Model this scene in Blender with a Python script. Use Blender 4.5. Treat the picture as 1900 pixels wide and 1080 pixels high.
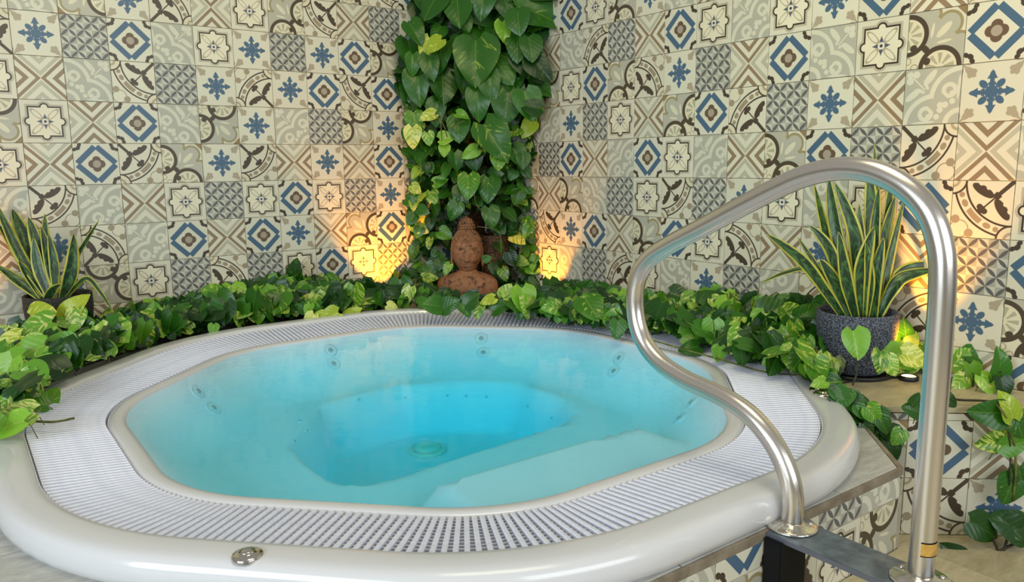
import bpy, bmesh, math, random
from mathutils import Vector, Matrix, Quaternion
R = math.radians
random.seed(7)
SC = bpy.context.scene
COL = SC.collection
for o in list(bpy.data.objects): bpy.data.objects.remove(o)

# ------------------------------------------------------------------ camera, world, lights, exposure
FPX = 1432.0
YAW, PITCH, ROLL = .629268, -.162794, -.0118211
CAM = Vector((-2.92244, -4.31802, .0751))
def cam_axes():
    cy, sy, cp, sp = math.cos(YAW), math.sin(YAW), math.cos(PITCH), math.sin(PITCH)
    f = Vector((sy*cp, cy*cp, sp)); r0 = Vector((cy, -sy, 0)); u0 = r0.cross(f)
    c, s = math.cos(ROLL), math.sin(ROLL)
    return c*r0+s*u0, -s*r0+c*u0, f
CR, CU, CF = cam_axes()
cd = bpy.data.cameras.new('camera'); cam = bpy.data.objects.new('camera', cd); COL.objects.link(cam)
cd.sensor_width = 36; cd.lens = FPX*36/1900; cd.clip_start = .05
m = Matrix((CR, CU, -CF)).transposed().to_4x4(); m.translation = CAM
cam.matrix_world = m
SC.camera = cam
SC.view_settings.view_transform = 'Standard'; SC.view_settings.look = 'None'
SC.view_settings.gamma = 1; SC.view_settings.use_curve_mapping = False
SC.view_settings.exposure = 0.0
W = bpy.data.worlds.new('world'); SC.world = W; W.use_nodes = True
nt = W.node_tree; bg = nt.nodes['Background']
tc = nt.nodes.new('ShaderNodeTexCoord'); sx = nt.nodes.new('ShaderNodeSeparateXYZ'); rp = nt.nodes.new('ShaderNodeValToRGB')
mr = nt.nodes.new('ShaderNodeMapRange'); mr.inputs[1].default_value = -1; mr.inputs[2].default_value = 1
nt.links.new(tc.outputs['Generated'], sx.inputs[0]); nt.links.new(sx.outputs[2], mr.inputs[0]); nt.links.new(mr.outputs[0], rp.inputs[0])
rp.color_ramp.elements[0].position = .42; rp.color_ramp.elements[0].color = (.26, .24, .20, 1)
rp.color_ramp.elements[1].position = .62; rp.color_ramp.elements[1].color = (1.0, .98, .91, 1)
nt.links.new(rp.outputs[0], bg.inputs[0]); bg.inputs[1].default_value = .36
def area(name, loc, look, sx_, sy_, col, e):
    l = bpy.data.lights.new(name, 'AREA'); l.shape = 'RECTANGLE'; l.size = sx_; l.size_y = sy_; l.color = col; l.energy = e
    o = bpy.data.objects.new(name, l); COL.objects.link(o); o.location = loc
    o.rotation_euler = (Vector(look)-Vector(loc)).to_track_quat('-Z', 'Y').to_euler()
area('window_daylight', (-6.6, -4.2, .9), (-1.2, -1.4, -.6), 3.2, 2.2, (.80, .92, 1.0), 185)
area('window_daylight', (-1.6, -7.2, 1.0), (-1.3, -1.4, -.4), 3.0, 1.8, (.90, .96, 1.0), 85)
area('ceiling_light_panel', (-1.9, -3.4, 2.5), (-1.0, -1.9, 0), 1.4, 1.4, (1.0, .92, .60), 26)
def wash(loc, look, e, size):  # unseen spots, added to give the upper walls a warm yellow gradient
    l = bpy.data.lights.new('added_wall_wash', 'SPOT'); l.energy = e; l.color = (1.0, .86, .34); l.spot_size = R(size); l.spot_blend = 1; l.shadow_soft_size = .15
    o = bpy.data.objects.new('added_wall_wash', l); COL.objects.link(o); o.location = loc
    o.rotation_euler = (Vector(look)-Vector(loc)).to_track_quat('-Z', 'Y').to_euler()
wash((-2.4, -3.6, 2.3), (0, -2.9, .75), 115, 62)
wash((-2.2, -2.6, 2.3), (-1.9, 0, .75), 60, 80)

# ------------------------------------------------------------------ pixel helpers (world point on a real surface)
def ray(px, py): return CF + CR*((px-950)/FPX) - CU*((py-540)/FPX)
def onz(px, py, z): d = ray(px, py); return CAM + d*((z-CAM.z)/d.z)
def onx(px, py, x): d = ray(px, py); return CAM + d*((x-CAM.x)/d.x)
def ony(px, py, y): d = ray(px, py); return CAM + d*((y-CAM.y)/d.y)
def ondep(px, py, dep): return CAM + ray(px, py)*dep
def onpl(px, py, p, n): d = ray(px, py); return CAM + d*((Vector(p)-CAM).dot(Vector(n))/d.dot(Vector(n)))

# ------------------------------------------------------------------ object helpers
def srgb(r, g, b):
    f = lambda c: (c/255/12.92) if c/255 <= .04045 else ((c/255+.055)/1.055)**2.4
    return (f(r), f(g), f(b), 1)
def link(name, me, parent=None, mat=None):
    o = bpy.data.objects.new(name, me); COL.objects.link(o)
    if parent: o.parent = parent
    if mat is not None and me is not None and len(me.materials) == 0: me.materials.append(mat)
    return o
def bmo(name, bm, mat, parent=None, smooth=False):
    me = bpy.data.meshes.new(name)
    if smooth:
        for f in bm.faces: f.smooth = True
    bmesh.ops.recalc_face_normals(bm, faces=bm.faces)
    bm.to_mesh(me); bm.free(); me.materials.append(mat)
    return link(name, me, parent)
def pyo(name, vs, fs, mat, parent=None, smooth=False, uv=None):
    me = mesh(name, vs, fs, mat, smooth, uv); return link(name, me, parent)
def mesh(name, vs, fs, mat, smooth=False, uv=None):
    me = bpy.data.meshes.new(name); me.from_pydata([tuple(v) for v in vs], [], fs)
    if uv:
        l = me.uv_layers.new(name='UVMap')
        buf = []
        for lp in me.loops: buf += uv[lp.vertex_index]
        l.data.foreach_set('uv', buf)
    if smooth: me.polygons.foreach_set('use_smooth', [True]*len(me.polygons))
    me.materials.append(mat); me.update(); return me
def empty(name, loc=(0, 0, 0), rz=0):
    o = bpy.data.objects.new(name, None); COL.objects.link(o); o.location = loc; o.rotation_euler = (0, 0, rz)
    o.empty_display_size = .05; return o
def tag(o, label, cat, group=None, kind=None):
    o['label'] = label
    if cat: o['category'] = cat
    if group: o['group'] = group
    if kind: o['kind'] = kind
    return o
def struct(o, label=None):
    o['kind'] = 'structure'
    if label: o['label'] = label
    return o
def box(bm, lo, hi, bev=0):
    g = bmesh.ops.create_cube(bm, size=1)
    for v in g['verts']:
        v.co = Vector([(lo[i]+hi[i])/2 + v.co[i]*(hi[i]-lo[i]) for i in range(3)])
    if bev:
        es = list({e for v in g['verts'] for e in v.link_edges})
        bmesh.ops.bevel(bm, geom=es, offset=bev, segments=2, affect='EDGES')
def boxo(name, lo, hi, mat, parent=None, bev=0):
    bm = bmesh.new(); box(bm, lo, hi, bev); return bmo(name, bm, mat, parent)
def prism(vs2, z0, z1, top=True, bottom=True):
    n = len(vs2); vs = [(x, y, z0) for x, y in vs2]+[(x, y, z1) for x, y in vs2]
    fs = [(i, (i+1) % n, n+(i+1) % n, n+i) for i in range(n)]
    if top: fs.append(tuple(range(n, 2*n)))
    if bottom: fs.append(tuple(range(n-1, -1, -1)))
    return vs, fs
def prismo(name, vs2, z0, z1, mat, parent=None, bev=0, **k):
    vs, fs = prism(vs2, z0, z1, **k)
    me = mesh(name, vs, fs, mat)
    bm = bmesh.new(); bm.from_mesh(me)
    bmesh.ops.recalc_face_normals(bm, faces=bm.faces)
    if bev: bmesh.ops.bevel(bm, geom=bm.edges[:], offset=bev, segments=1, affect='EDGES')
    bm.to_mesh(me); bm.free()
    return link(name, me, parent)
def catmull(P, k=8):
    P = [Vector(p) for p in P]; P = [P[0]*2-P[1]]+P+[P[-1]*2-P[-2]]; out = []
    for i in range(1, len(P)-2):
        a, b, c, d = P[i-1:i+3]
        for j in range(k):
            t = j/k
            out.append(.5*((2*b)+(c-a)*t+(2*a-5*b+4*c-d)*t*t+(3*b-a-3*c+d)*t*t*t))
    out.append(P[-2]); return out
def tube_data(P, rad, seg=8, base=0):
    """swept tube; rad float or list"""
    vs, fs = [], []; n = len(P); up = Vector((.13, .21, .97)).normalized(); prev = None
    for i, p in enumerate(P):
        t = (P[min(i+1, n-1)]-P[max(i-1, 0)]).normalized()
        if prev is None:
            a = t.cross(up);  a = a.normalized() if a.length > .05 else t.orthogonal().normalized()
        else:
            a = (prev-t*prev.dot(t)).normalized()
        prev = a; b = t.cross(a); r = rad[i] if isinstance(rad, (list, tuple)) else rad
        for k in range(seg):
            w = 2*math.pi*k/seg; vs.append(p+a*(r*math.cos(w))+b*(r*math.sin(w)))
    for i in range(n-1):
        for k in range(seg):
            k2 = (k+1) % seg
            fs.append((base+i*seg+k, base+i*seg+k2, base+(i+1)*seg+k2, base+(i+1)*seg+k))
    fs.append(tuple(base+k for k in range(seg-1, -1, -1))); fs.append(tuple(base+(n-1)*seg+k for k in range(seg)))
    return vs, fs
def tubeo(name, P, rad, mat, parent=None, seg=8):
    vs, fs = tube_data(P, rad, seg); return pyo(name, vs, fs, mat, parent, smooth=True)
def lathe(name, prof, mat, parent=None, loc=(0, 0, 0), seg=32, smooth=True):
    vs, fs = [], []
    for r, z in prof:
        for k in range(seg):
            w = 2*math.pi*k/seg; vs.append((loc[0]+r*math.cos(w), loc[1]+r*math.sin(w), loc[2]+z))
    n = len(prof)
    for i in range(n-1):
        for k in range(seg):
            fs.append((i*seg+k, i*seg+(k+1) % seg, (i+1)*seg+(k+1) % seg, (i+1)*seg+k))
    if prof[0][0] > 1e-4: fs.append(tuple(range(seg-1, -1, -1)))
    if prof[-1][0] > 1e-4: fs.append(tuple((n-1)*seg+k for k in range(seg)))
    o = pyo(name, vs, fs, mat, parent, smooth=smooth)
    return o

# ------------------------------------------------------------------ material helpers
def pmat(name, col, rough=.5, metal=0, spec=.5, **kw):
    m = bpy.data.materials.new(name); m.use_nodes = True; b = m.node_tree.nodes['Principled BSDF']
    b.inputs['Base Color'].default_value = col if len(col) == 4 else (*col, 1)
    b.inputs['Roughness'].default_value = rough; b.inputs['Metallic'].default_value = metal
    b.inputs['Specular IOR Level'].default_value = spec
    for k, v in kw.items(): b.inputs[k].default_value = v
    return m
def noise_col(m, c1, c2, scale, detail=4, lo=.35, hi=.65, stretch=None, rough=.6, coord='Object', bump=0, dist=.002, distort=0):
    nt = m.node_tree; b = nt.nodes['Principled BSDF']
    tc = nt.nodes.new('ShaderNodeTexCoord'); mp = nt.nodes.new('ShaderNodeMapping'); n = nt.nodes.new('ShaderNodeTexNoise'); cr = nt.nodes.new('ShaderNodeValToRGB')
    nt.links.new(tc.outputs[coord], mp.inputs[0]); nt.links.new(mp.outputs[0], n.inputs[0])
    if stretch: mp.inputs['Scale'].default_value = stretch
    n.inputs['Scale'].default_value = scale; n.inputs['Detail'].default_value = detail; n.inputs['Roughness'].default_value = rough
    n.inputs['Distortion'].default_value = distort
    cr.color_ramp.elements[0].position = lo; cr.color_ramp.elements[0].color = c1
    cr.color_ramp.elements[1].position = hi; cr.color_ramp.elements[1].color = c2
    nt.links.new(n.outputs[0], cr.inputs[0]); nt.links.new(cr.outputs[0], b.inputs['Base Color'])
    if bump:
        bp = nt.nodes.new('ShaderNodeBump'); bp.inputs['Strength'].default_value = bump; bp.inputs['Distance'].default_value = dist
        nt.links.new(n.outputs[0], bp.inputs['Height']); nt.links.new(bp.outputs[0], b.inputs['Normal'])
    return m

# ------------------------------------------------------------------ tiny shader maths language for the printed tiles
class X:
    nt = None
    def __init__(s, v): s.v = v
    def op(s, o, *a):
        n = X.nt.nodes.new('ShaderNodeMath'); n.operation = o
        for i, q in enumerate((s,)+a):
            q = q.v if isinstance(q, X) else q
            if isinstance(q, (int, float)): n.inputs[i].default_value = q
            else: X.nt.links.new(q, n.inputs[i])
        return X(n.outputs[0])
    def __add__(s, o): return s.op('ADD', o)
    __radd__ = __add__
    def __sub__(s, o): return s.op('SUBTRACT', o)
    def __rsub__(s, o): return X(o).op('SUBTRACT', s)
    def __mul__(s, o): return s.op('MULTIPLY', o)
    __rmul__ = __mul__
    def __abs__(s): return s.op('ABSOLUTE')
    def __neg__(s): return s*-1
def mn(*a):
    r = a[0]
    for q in a[1:]: r = r.op('MINIMUM', q)
    return r
def mx(*a):
    r = a[0]
    for q in a[1:]: r = r.op('MAXIMUM', q)
    return r
def vec(a, b):
    n = X.nt.nodes.new('ShaderNodeCombineXYZ')
    for i, q in enumerate((a, b)): X.nt.links.new(q.v, n.inputs[i])
    return n.outputs[0]
def circ(P, x, y, r):
    n = X.nt.nodes.new('ShaderNodeVectorMath'); n.operation = 'DISTANCE'; X.nt.links.new(P, n.inputs[0]); n.inputs[1].default_value = (x, y, 0)
    return X(n.outputs['Value'])-r
def ell(P, x, y, rx, ry, ang=0):
    """ellipse, returns scaled distance"""
    n = X.nt.nodes.new('ShaderNodeMapping'); n.vector_type = 'TEXTURE'; X.nt.links.new(P, n.inputs[0])
    n.inputs['Location'].default_value = (x, y, 0); n.inputs['Rotation'].default_value = (0, 0, R(ang)); n.inputs['Scale'].default_value = (rx, ry, 1)
    l = X.nt.nodes.new('ShaderNodeVectorMath'); l.operation = 'LENGTH'; X.nt.links.new(n.outputs[0], l.inputs[0])
    return (X(l.outputs['Value'])-1)*min(rx, ry)
def fract(a): return a.op('FRACT')
CREAM = srgb(208, 204, 184); GREY = srgb(172, 170, 158); TAUPE = srgb(164, 152, 130); BROWN = srgb(136, 116, 90)
DARK = srgb(66, 54, 42); BLUE = srgb(68, 96, 122); SLATE = srgb(84, 84, 92); LGREY = srgb(150, 151, 150); WHITE = srgb(214, 212, 198)
def tile_mat(name, fn):
    m = pmat(name, CREAM, .38); nt = m.node_tree; X.nt = nt
    uv = nt.nodes.new('ShaderNodeUVMap'); sp = nt.nodes.new('ShaderNodeSeparateXYZ'); nt.links.new(uv.outputs[0], sp.inputs[0])
    U, V = X(sp.outputs[0]), X(sp.outputs[1])
    base, layers = fn(U, V)
    cur = None
    for d, c in layers:
        k = (d*-70+.5).op('MINIMUM', 1).op('MAXIMUM', 0)
        mixn = nt.nodes.new('ShaderNodeMix'); mixn.data_type = 'RGBA'
        nt.links.new(k.v, mixn.inputs[0])
        if cur is None: mixn.inputs[6].default_value = base
        else: nt.links.new(cur, mixn.inputs[6])
        mixn.inputs[7].default_value = c; cur = mixn.outputs[2]
    oi = nt.nodes.new('ShaderNodeObjectInfo')
    hv = nt.nodes.new('ShaderNodeHueSaturation'); v = X(oi.outputs['Random'])*.08+.96
    nt.links.new(v.v, hv.inputs['Value']); nt.links.new(cur, hv.inputs['Color'])
    nt.links.new(hv.outputs[0], nt.nodes['Principled BSDF'].inputs['Base Color'])
    return m
def p_cross(u, v):
    a, b = abs(u), abs(v); M, N = mx(a, b), mn(a, b); P = vec(M, N)
    disc = M.op('MULTIPLY', M)+N.op('MULTIPLY', N)
    disc = disc.op('SQRT')-.22
    lobe = ell(P, .27, .27, .17, .115, 45)
    neck = mx(N-.075, M-.52)
    neck = mn(neck, mx(N-(.22-M*.2)*.85, M-.34, .2-M)+.015)
    spade = mx(M-.74, .44-M, N-(.75-M)*.55)
    spade = mn(spade, ell(P, .58, 0, .13, .085))
    blue = mn(disc, lobe, neck, spade)
    D, E_ = (2-a-b)*.7071, abs(a-b)*.7071
    Q = vec(D, E_)
    leaf = mn(ell(Q, .40, 0, .24, .12), ell(Q, .46, .11, .10, .07, 20), mx(E_-.04, D-.3), ell(Q, .16, .22, .17, .08, 60))
    return CREAM, [(leaf, TAUPE), (blue, BLUE)]
def p_lattice(u, v):
    s, t = (u+v)*1.5+.5, (u-v)*1.5+.5
    ds, dt = abs(s-s.op('ROUND')), abs(t-t.op('ROUND'))
    h = .14; Rr = (.25+h*h)/(2*h)
    fs, ft = fract(s)-.5, fract(t)-.5
    P1, P2 = vec(abs(fs), dt), vec(abs(ft), ds)
    pet = mn(circ(P1, 0, h-Rr, Rr), circ(P2, 0, h-Rr, Rr))
    ins = mn(circ(P1, 0, .055-(.25+.003)/.11, (.25+.003)/.11), circ(P2, 0, .055-(.25+.003)/.11, (.25+.003)/.11))
    cu, cv = fract(u*1.5), fract(v*1.5)
    ch = ((cu-.5).op('MULTIPLY', cv-.5))*3
    return srgb(190, 189, 174), [(ch, srgb(158, 158, 146)), (pet, srgb(92, 91, 90))]
def p_diamond(u, v):
    a, b = abs(u), abs(v); s, d = a+b, abs(a-b)
    bars = mx(.70-s, s-1.07, d-.80)
    P = vec(mx(a, b), mn(a, b))
    quat = circ(P, .19, 0, .19); core = circ(P, 0, 0, .18)
    D, E_ = (2-s)*.7071, d*.7071; Q = vec(D, E_)
    blob = mn(ell(Q, .33, .0, .09, .12), ell(Q, .27, .15, .08, .1))
    return CREAM, [(bars, BLUE), (quat, srgb(98, 78, 58)), (core, srgb(160, 148, 132)), (blob, DARK)]
def p_arab(u, v):
    a, b = mx(u, v), mn(u, v); P = vec(a, b)
    sh = mn(circ(P, .80, .58, .13), circ(P, .80, .80, .12), mx((a-b)-.035, (a+b)-1.4, .5-(a+b)))
    sh = mn(sh, ell(P, .66, .08, .33, .12, -38), mx(abs(circ(P, .1, .75, .62))-.05, b-.3, .25-a))
    sh = mn(sh, abs(circ(P, -.1, -1, 1.0))-.085)
    sh = mn(sh, mx(abs(circ(P, .17, -.62, .2))-.075, (a-b)*-1+.45), circ(P, .07, -.72, .09), ell(P, .25, -.93, .42, .05, -3))
    sh = mn(sh, circ(P, -.33, -.5, .11), circ(P, -.33, -.33, .11), circ(P, -.22, -.74, .10), abs(circ(P, -1, -1, .46))-.09)
    return srgb(172, 171, 156), [(sh, srgb(206, 203, 184))]
def p_star(u, v):
    a, b = abs(u), abs(v); M, N = mx(a, b), mn(a, b); P = vec(M, N)
    sd = mn(M-.66, circ(P, .66, 0, .155))
    leaf = abs(ell(P, .34, .34, .30, .105, 45))-.016
    spade = mn(mx(.13-M, M-.36, N-(.37-M)*.36), ell(P, .2, 0, .06, .07))
    return CREAM, [(sd-.13, srgb(176, 168, 148)), (sd-.045, srgb(52, 42, 32)), (sd+.022, srgb(220, 213, 188)), (leaf, TAUPE), (spade, srgb(84, 88, 104)), (circ(P, 0, 0, .13), WHITE), (circ(P, 0, 0, .06), DARK)]
def p_chev(u, v):
    a, b = abs(u), abs(v)
    w = a-b    # >0 left/right quadrants
    dk = mn(mx(w-.2, w*-1), mx(.47-w, w-.72)); w2 = b-a
    lt = mn(mx(.1-w2, w2-.32), mx(.62-w2, w2-.88))
    return CREAM, [(lt, srgb(176, 172, 152)), (dk, BROWN)]
def p_flower(u, v):   # stem root in the lower left corner
    a, b = mx(u, v), mn(u, v); P = vec(a, b)
    rr = circ(P, -1, -1, 0)
    corner = circ(P, 1, -1, .46)
    arcs = mn(abs(rr-1.55)-.035, abs(rr-1.93)-.035)
    mid = circ(P, -1+1.74*math.cos(R(16.5)), -1+1.74*math.sin(R(16.5)), .095)
    dia = ell(P, -1+1.74*math.cos(R(27)), -1+1.74*math.sin(R(27)), .10, .14, 27)
    cap = mx(abs(rr-1.74)-.10, (a-b)-.42)
    leaf = mx(ell(P, -.02, -.66, .42, .16, -33), -1*circ(P, -.20, -.77, .085), -1*circ(P, .04, -.93, .10))
    stem = mn(mx((a-b)-.10, (a+b)+.90), mx((a-b)-.04, (a+b)+.1), mx((a-b)-.17, (a+b)+.80, -1*(a+b)-1.1))
    bud = mn(circ(P, .06, -.10, .10), circ(P, .05, .05, .10), circ(P, -.03, -.03, .1))
    scr = mn(circ(P, .84, .36, .15), mx(abs(circ(P, .70, .70, .31))-.02, .9-(a+b)))
    return srgb(208, 203, 182), [(mn(mid, dia, cap), srgb(150, 134, 110)), (scr, srgb(150, 136, 112)), (arcs, DARK), (corner-.035, DARK), (corner+.035, srgb(208, 200, 172)), (abs(circ(P, 1, -1, .2))-.05, TAUPE), (mn(leaf, stem, bud), srgb(70, 58, 44))]
def p_scroll(u, v):   # curls in the lower left corner, cloud in the upper right
    a, b = mx(u, v), mn(u, v); P = vec(a, b); s = a+b
    cloud = mn(s-.78, circ(P, .46, .46, .36), circ(P, .86, -.12, .2)); body = cloud
    fan_r = circ(P, .2, -1, 0)
    at = (b+1.0).op('ARCTAN2', a-.2); pet = mx((at*9.0).op('SINE')*-.12+.01, fan_r-.50, .14-fan_r)
    arc = mn(abs(fan_r-.67)-.085, circ(P, -.26, -.76, .13), circ(P, -.30, -.36, .11))
    fl = mn(ell(P, .28, .28, .34, .12, 45), ell(P, .3, -.12, .26, .05, 8))
    tri = 1.66-s
    bl = mx(s*1.0+.85, b-2)
    return CREAM, [(cloud-.1, srgb(150, 138, 100)), (body, srgb(174, 172, 156)), (tri, srgb(140, 116, 80)), (fl, srgb(210, 204, 178)), (mn(fan_r-.60, bl), srgb(212, 205, 178)), (pet, srgb(168, 164, 138)), (arc, srgb(72, 60, 44)), (mx(abs(circ(P, -.7, -.95, .12))-.02, .0-b-2), TAUPE)]
TM = {k: tile_mat(n, f) for k, n, f in (('C', 'tile_blue_cross', p_cross), ('L', 'tile_grey_lattice', p_lattice), ('D', 'tile_blue_diamond', p_diamond),
     ('A', 'tile_grey_arabesque', p_arab), ('S', 'tile_star_frame', p_star), ('X', 'tile_chevron', p_chev), ('F', 'tile_flower_arc', p_flower), ('W', 'tile_scroll', p_scroll))}
_tm = {}
def tile_mesh(code, w=.2, h=.2, uv=(-1, -1, 1, 1)):
    """flat tile in local XZ plane facing -Y; code letter + quarter turns anticlockwise"""
    key = (code, round(w, 3), round(h, 3), tuple(round(q, 3) for q in uv))
    if key in _tm: return _tm[key]
    k, rot = code[0], int(code[1:] or 0)
    g, t, c = .0012, .006, .0012
    xs = [(g, 0), (g+c, 1)]
    o = [(g, 0), (w-g, 0), (w-g, 1), (g, 1)]
    vs = []
    for y, ins in ((0.0, g), (-t+.001, g), (-t, g+c)):
        vs += [(ins, y, ins), (w-ins, y, ins), (w-ins, y, h-ins), (ins, y, h-ins)]
    fs = [(8, 9, 10, 11)]
    for L in (0, 4):
        for i in range(4): fs.append((L+i, L+(i+1) % 4, L+4+(i+1) % 4, L+4+i))
    uvs = []
    for x, y, z in vs:
        U = uv[0]+(uv[2]-uv[0])*x/w; V = uv[1]+(uv[3]-uv[1])*z/h
        for _ in range(rot): U, V = V, -U
        uvs.append((U, V))
    _tm[key] = mesh('tile', vs, fs, TM[k], uv=uvs); return _tm[key]
# F root corner by quarter turns: 0=BL 1=BR 2=TR 3=TL ; A trefoil: 0=TR 1=TL 2=BL 3=BR ; W curls: 0=BL 1=BR 2=TR 3=TL
T = .2

# ------------------------------------------------------------------ plain materials
M_grout = noise_col(pmat('grout', (.5, .47, .4), .8), srgb(150, 142, 122), srgb(172, 164, 142), 30)
M_stone = noise_col(pmat('pale_stone', (.5, .5, .45), .42), srgb(150, 148, 140), srgb(196, 195, 188), 9, 8, .3, .7, (1, 3, 3), .7, bump=.25, dist=.002, distort=1.2)
M_stone2 = noise_col(pmat('beige_and_lamplit_stone', (.5, .5, .4), .45), srgb(160, 146, 112), srgb(196, 184, 150), 7, 8, .3, .7, (1, 3, 3), .7, bump=.25, dist=.002, distort=1.5)  # real beige on floor and step; on the shelf it paints lamplight
M_edge = noise_col(pmat('stone_edge', (.4, .35, .3), .5), srgb(112, 100, 84), srgb(142, 130, 112), 20)
M_white = pmat('white_acrylic', srgb(208, 207, 208), .2, spec=.5, **{'Coat Weight': .4, 'Coat Roughness': .06})
M_bowl = pmat('white_acrylic_bowl', (.60, .77, .88, 1), .8, spec=.1)
M_slat = noise_col(pmat('white_plastic', (.8, .8, .85), .35), srgb(214, 217, 232), srgb(228, 230, 242), 40)
M_steel = pmat('brushed_steel', (.74, .69, .63), .25, metal=1)
M_steel2 = noise_col(pmat('polished_steel', (.7, .68, .6), .14, metal=1), (.55, .52, .45, 1), (.75, .72, .64, 1), 60)
M_chrome = pmat('chrome', (.62, .58, .54), .1, metal=1)
M_plate = noise_col(pmat('slate_blue_steel', (.1, .12, .14), .38, metal=.2), srgb(66, 78, 90), srgb(118, 130, 138), 26, 6, .3, .7)
M_black = pmat('black_paint', (.004, .004, .005), .6, spec=.2)
M_brass = noise_col(pmat('brass_sticker', (.6, .4, .1), .3, metal=.4), srgb(190, 140, 60), srgb(228, 184, 96), 50)
M_soil = noise_col(pmat('dark_soil', (.02, .015, .01), .9), (.008, .006, .004, 1), (.05, .035, .02, 1), 60, bump=1, dist=.01)
M_black2 = pmat('black_plastic', (.01, .01, .011), .45)
def pot_mat(name, c1, c2, sc):
    m = pmat(name, c1, .75); nt = m.node_tree; b = nt.nodes['Principled BSDF']
    tc = nt.nodes.new('ShaderNodeTexCoord'); vo = nt.nodes.new('ShaderNodeTexVoronoi'); vo.inputs['Scale'].default_value = sc
    cr = nt.nodes.new('ShaderNodeValToRGB'); cr.color_ramp.elements[0].position = .25; cr.color_ramp.elements[0].color = c2
    cr.color_ramp.elements[1].position = .6; cr.color_ramp.elements[1].color = c1
    nt.links.new(tc.outputs['Object'], vo.inputs[0]); nt.links.new(vo.outputs['Distance'], cr.inputs[0]); nt.links.new(cr.outputs[0], b.inputs['Base Color'])
    bp = nt.nodes.new('ShaderNodeBump'); bp.inputs['Strength'].default_value = 1; bp.inputs['Distance'].default_value = .004; bp.invert = True
    nt.links.new(vo.outputs['Distance'], bp.inputs['Height']); nt.links.new(bp.outputs[0], b.inputs['Normal'])
    return m
M_pot = pot_mat('stippled_grey_pot', srgb(50, 54, 66), srgb(112, 120, 138), 170)
M_pot2 = pot_mat('stippled_black_pot', srgb(26, 26, 26), srgb(70, 68, 64), 170)
M_pot3 = pot_mat('woven_brown_pot', srgb(58, 38, 22), srgb(140, 96, 56), 110)
M_terra = noise_col(pmat('weathered_terracotta', (.4, .2, .1), .8), srgb(50, 32, 22), srgb(156, 108, 75), 30, 9, .36, .49, None, .75, bump=.8, dist=.006)
M_stem = noise_col(pmat('vine_stem', (.1, .1, .03), .6), srgb(52, 52, 18), srgb(112, 118, 40), 20)
M_stem2 = noise_col(pmat('dark_vine_stem', (.03, .03, .02), .6), srgb(22, 20, 12), srgb(58, 50, 26), 20)
M_pole = noise_col(pmat('moss_pole', (.05, .03, .02), .95), srgb(24, 14, 8), srgb(96, 60, 34), 45, 6, .35, .65, bump=1, dist=.01)

def leaf_mat(name, deep, mid, cream, vary, amount):
    m = bpy.data.materials.new(name); m.use_nodes = True; nt = m.node_tree; X.nt = nt
    b = nt.nodes['Principled BSDF']; out = nt.nodes['Material Output']
    uv = nt.nodes.new('ShaderNodeUVMap'); sp = nt.nodes.new('ShaderNodeSeparateXYZ'); nt.links.new(uv.outputs[0], sp.inputs[0])
    U, V = X(sp.outputs[0]), X(sp.outputs[1])
    oi = nt.nodes.new('ShaderNodeObjectInfo'); ge = nt.nodes.new('ShaderNodeNewGeometry')
    rnd = fract(X(oi.outputs['Random'])+X(ge.outputs['Random Per Island'])*7.31)
    a = abs(U); w = V-a*.55                    # runs along the side veins
    cx = nt.nodes.new('ShaderNodeCombineXYZ')
    nt.links.new((U*1.2+rnd*37.).v, cx.inputs[0]); nt.links.new((w*5.5+rnd*11.).v, cx.inputs[1]); nt.links.new((rnd*5.).v, cx.inputs[2])
    n = nt.nodes.new('ShaderNodeTexNoise'); n.inputs['Scale'].default_value = 1.6; n.inputs['Detail'].default_value = 5; n.inputs['Roughness'].default_value = .62; n.inputs['Distortion'].default_value = .5
    nt.links.new(cx.outputs[0], n.inputs[0]); N = X(n.outputs[0])
    k = ((N-(amount+(rnd-.5)*vary*-1))*13+.5).op('MINIMUM', 1).op('MAXIMUM', 0)
    n2 = nt.nodes.new('ShaderNodeTexNoise'); n2.inputs['Scale'].default_value = 3; nt.links.new(cx.outputs[0], n2.inputs[0])
    def mix(f, c1, c2):
        q = nt.nodes.new('ShaderNodeMix'); q.data_type = 'RGBA'; nt.links.new(f.v, q.inputs[0])
        for i, c in ((6, c1), (7, c2)):
            if isinstance(c, tuple): q.inputs[i].default_value = c
            else: nt.links.new(c, q.inputs[i])
        return q.outputs[2]
    g = mix(fract(rnd*3.7)*.65+X(n2.outputs[0])*.35, deep, mid)
    c = mix(k, g, cream)
    rib = ((a*-28+1).op('MAXIMUM', 0))*.55
    c = mix(rib, c, (cream[0]*.8, cream[1]*.9, cream[2]*.8, 1))
    nt.links.new(c, b.inputs['Base Color']); b.inputs['Roughness'].default_value = .33; b.inputs['Specular IOR Level'].default_value = .5
    vein = ((w*34).op('SINE'))*.5
    bp = nt.nodes.new('ShaderNodeBump'); bp.inputs['Strength'].default_value = .18; bp.inputs['Distance'].default_value = .002
    nt.links.new(vein.v, bp.inputs['Height']); nt.links.new(bp.outputs[0], b.inputs['Normal'])
    tr = nt.nodes.new('ShaderNodeBsdfTranslucent'); nt.links.new(c, tr.inputs[0]); ms = nt.nodes.new('ShaderNodeMixShader'); ms.inputs[0].default_value = .22
    nt.links.new(b.outputs[0], ms.inputs[1]); nt.links.new(tr.outputs[0], ms.inputs[2]); nt.links.new(ms.outputs[0], out.inputs[0])
    return m
L_var = leaf_mat('pothos_leaf_variegated', (.02, .12, .006, 1), (.13, .36, .015, 1), (.50, .58, .10, 1), .22, .59)
L_bri = leaf_mat('pothos_leaf_bright', (.08, .28, .02, 1), (.28, .54, .04, 1), (.70, .74, .24, 1), .25, .60)
L_grn = leaf_mat('pothos_leaf_green', (.010, .065, .004, 1), (.04, .185, .009, 1), (.26, .38, .04, 1), .12, .68)
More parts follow.
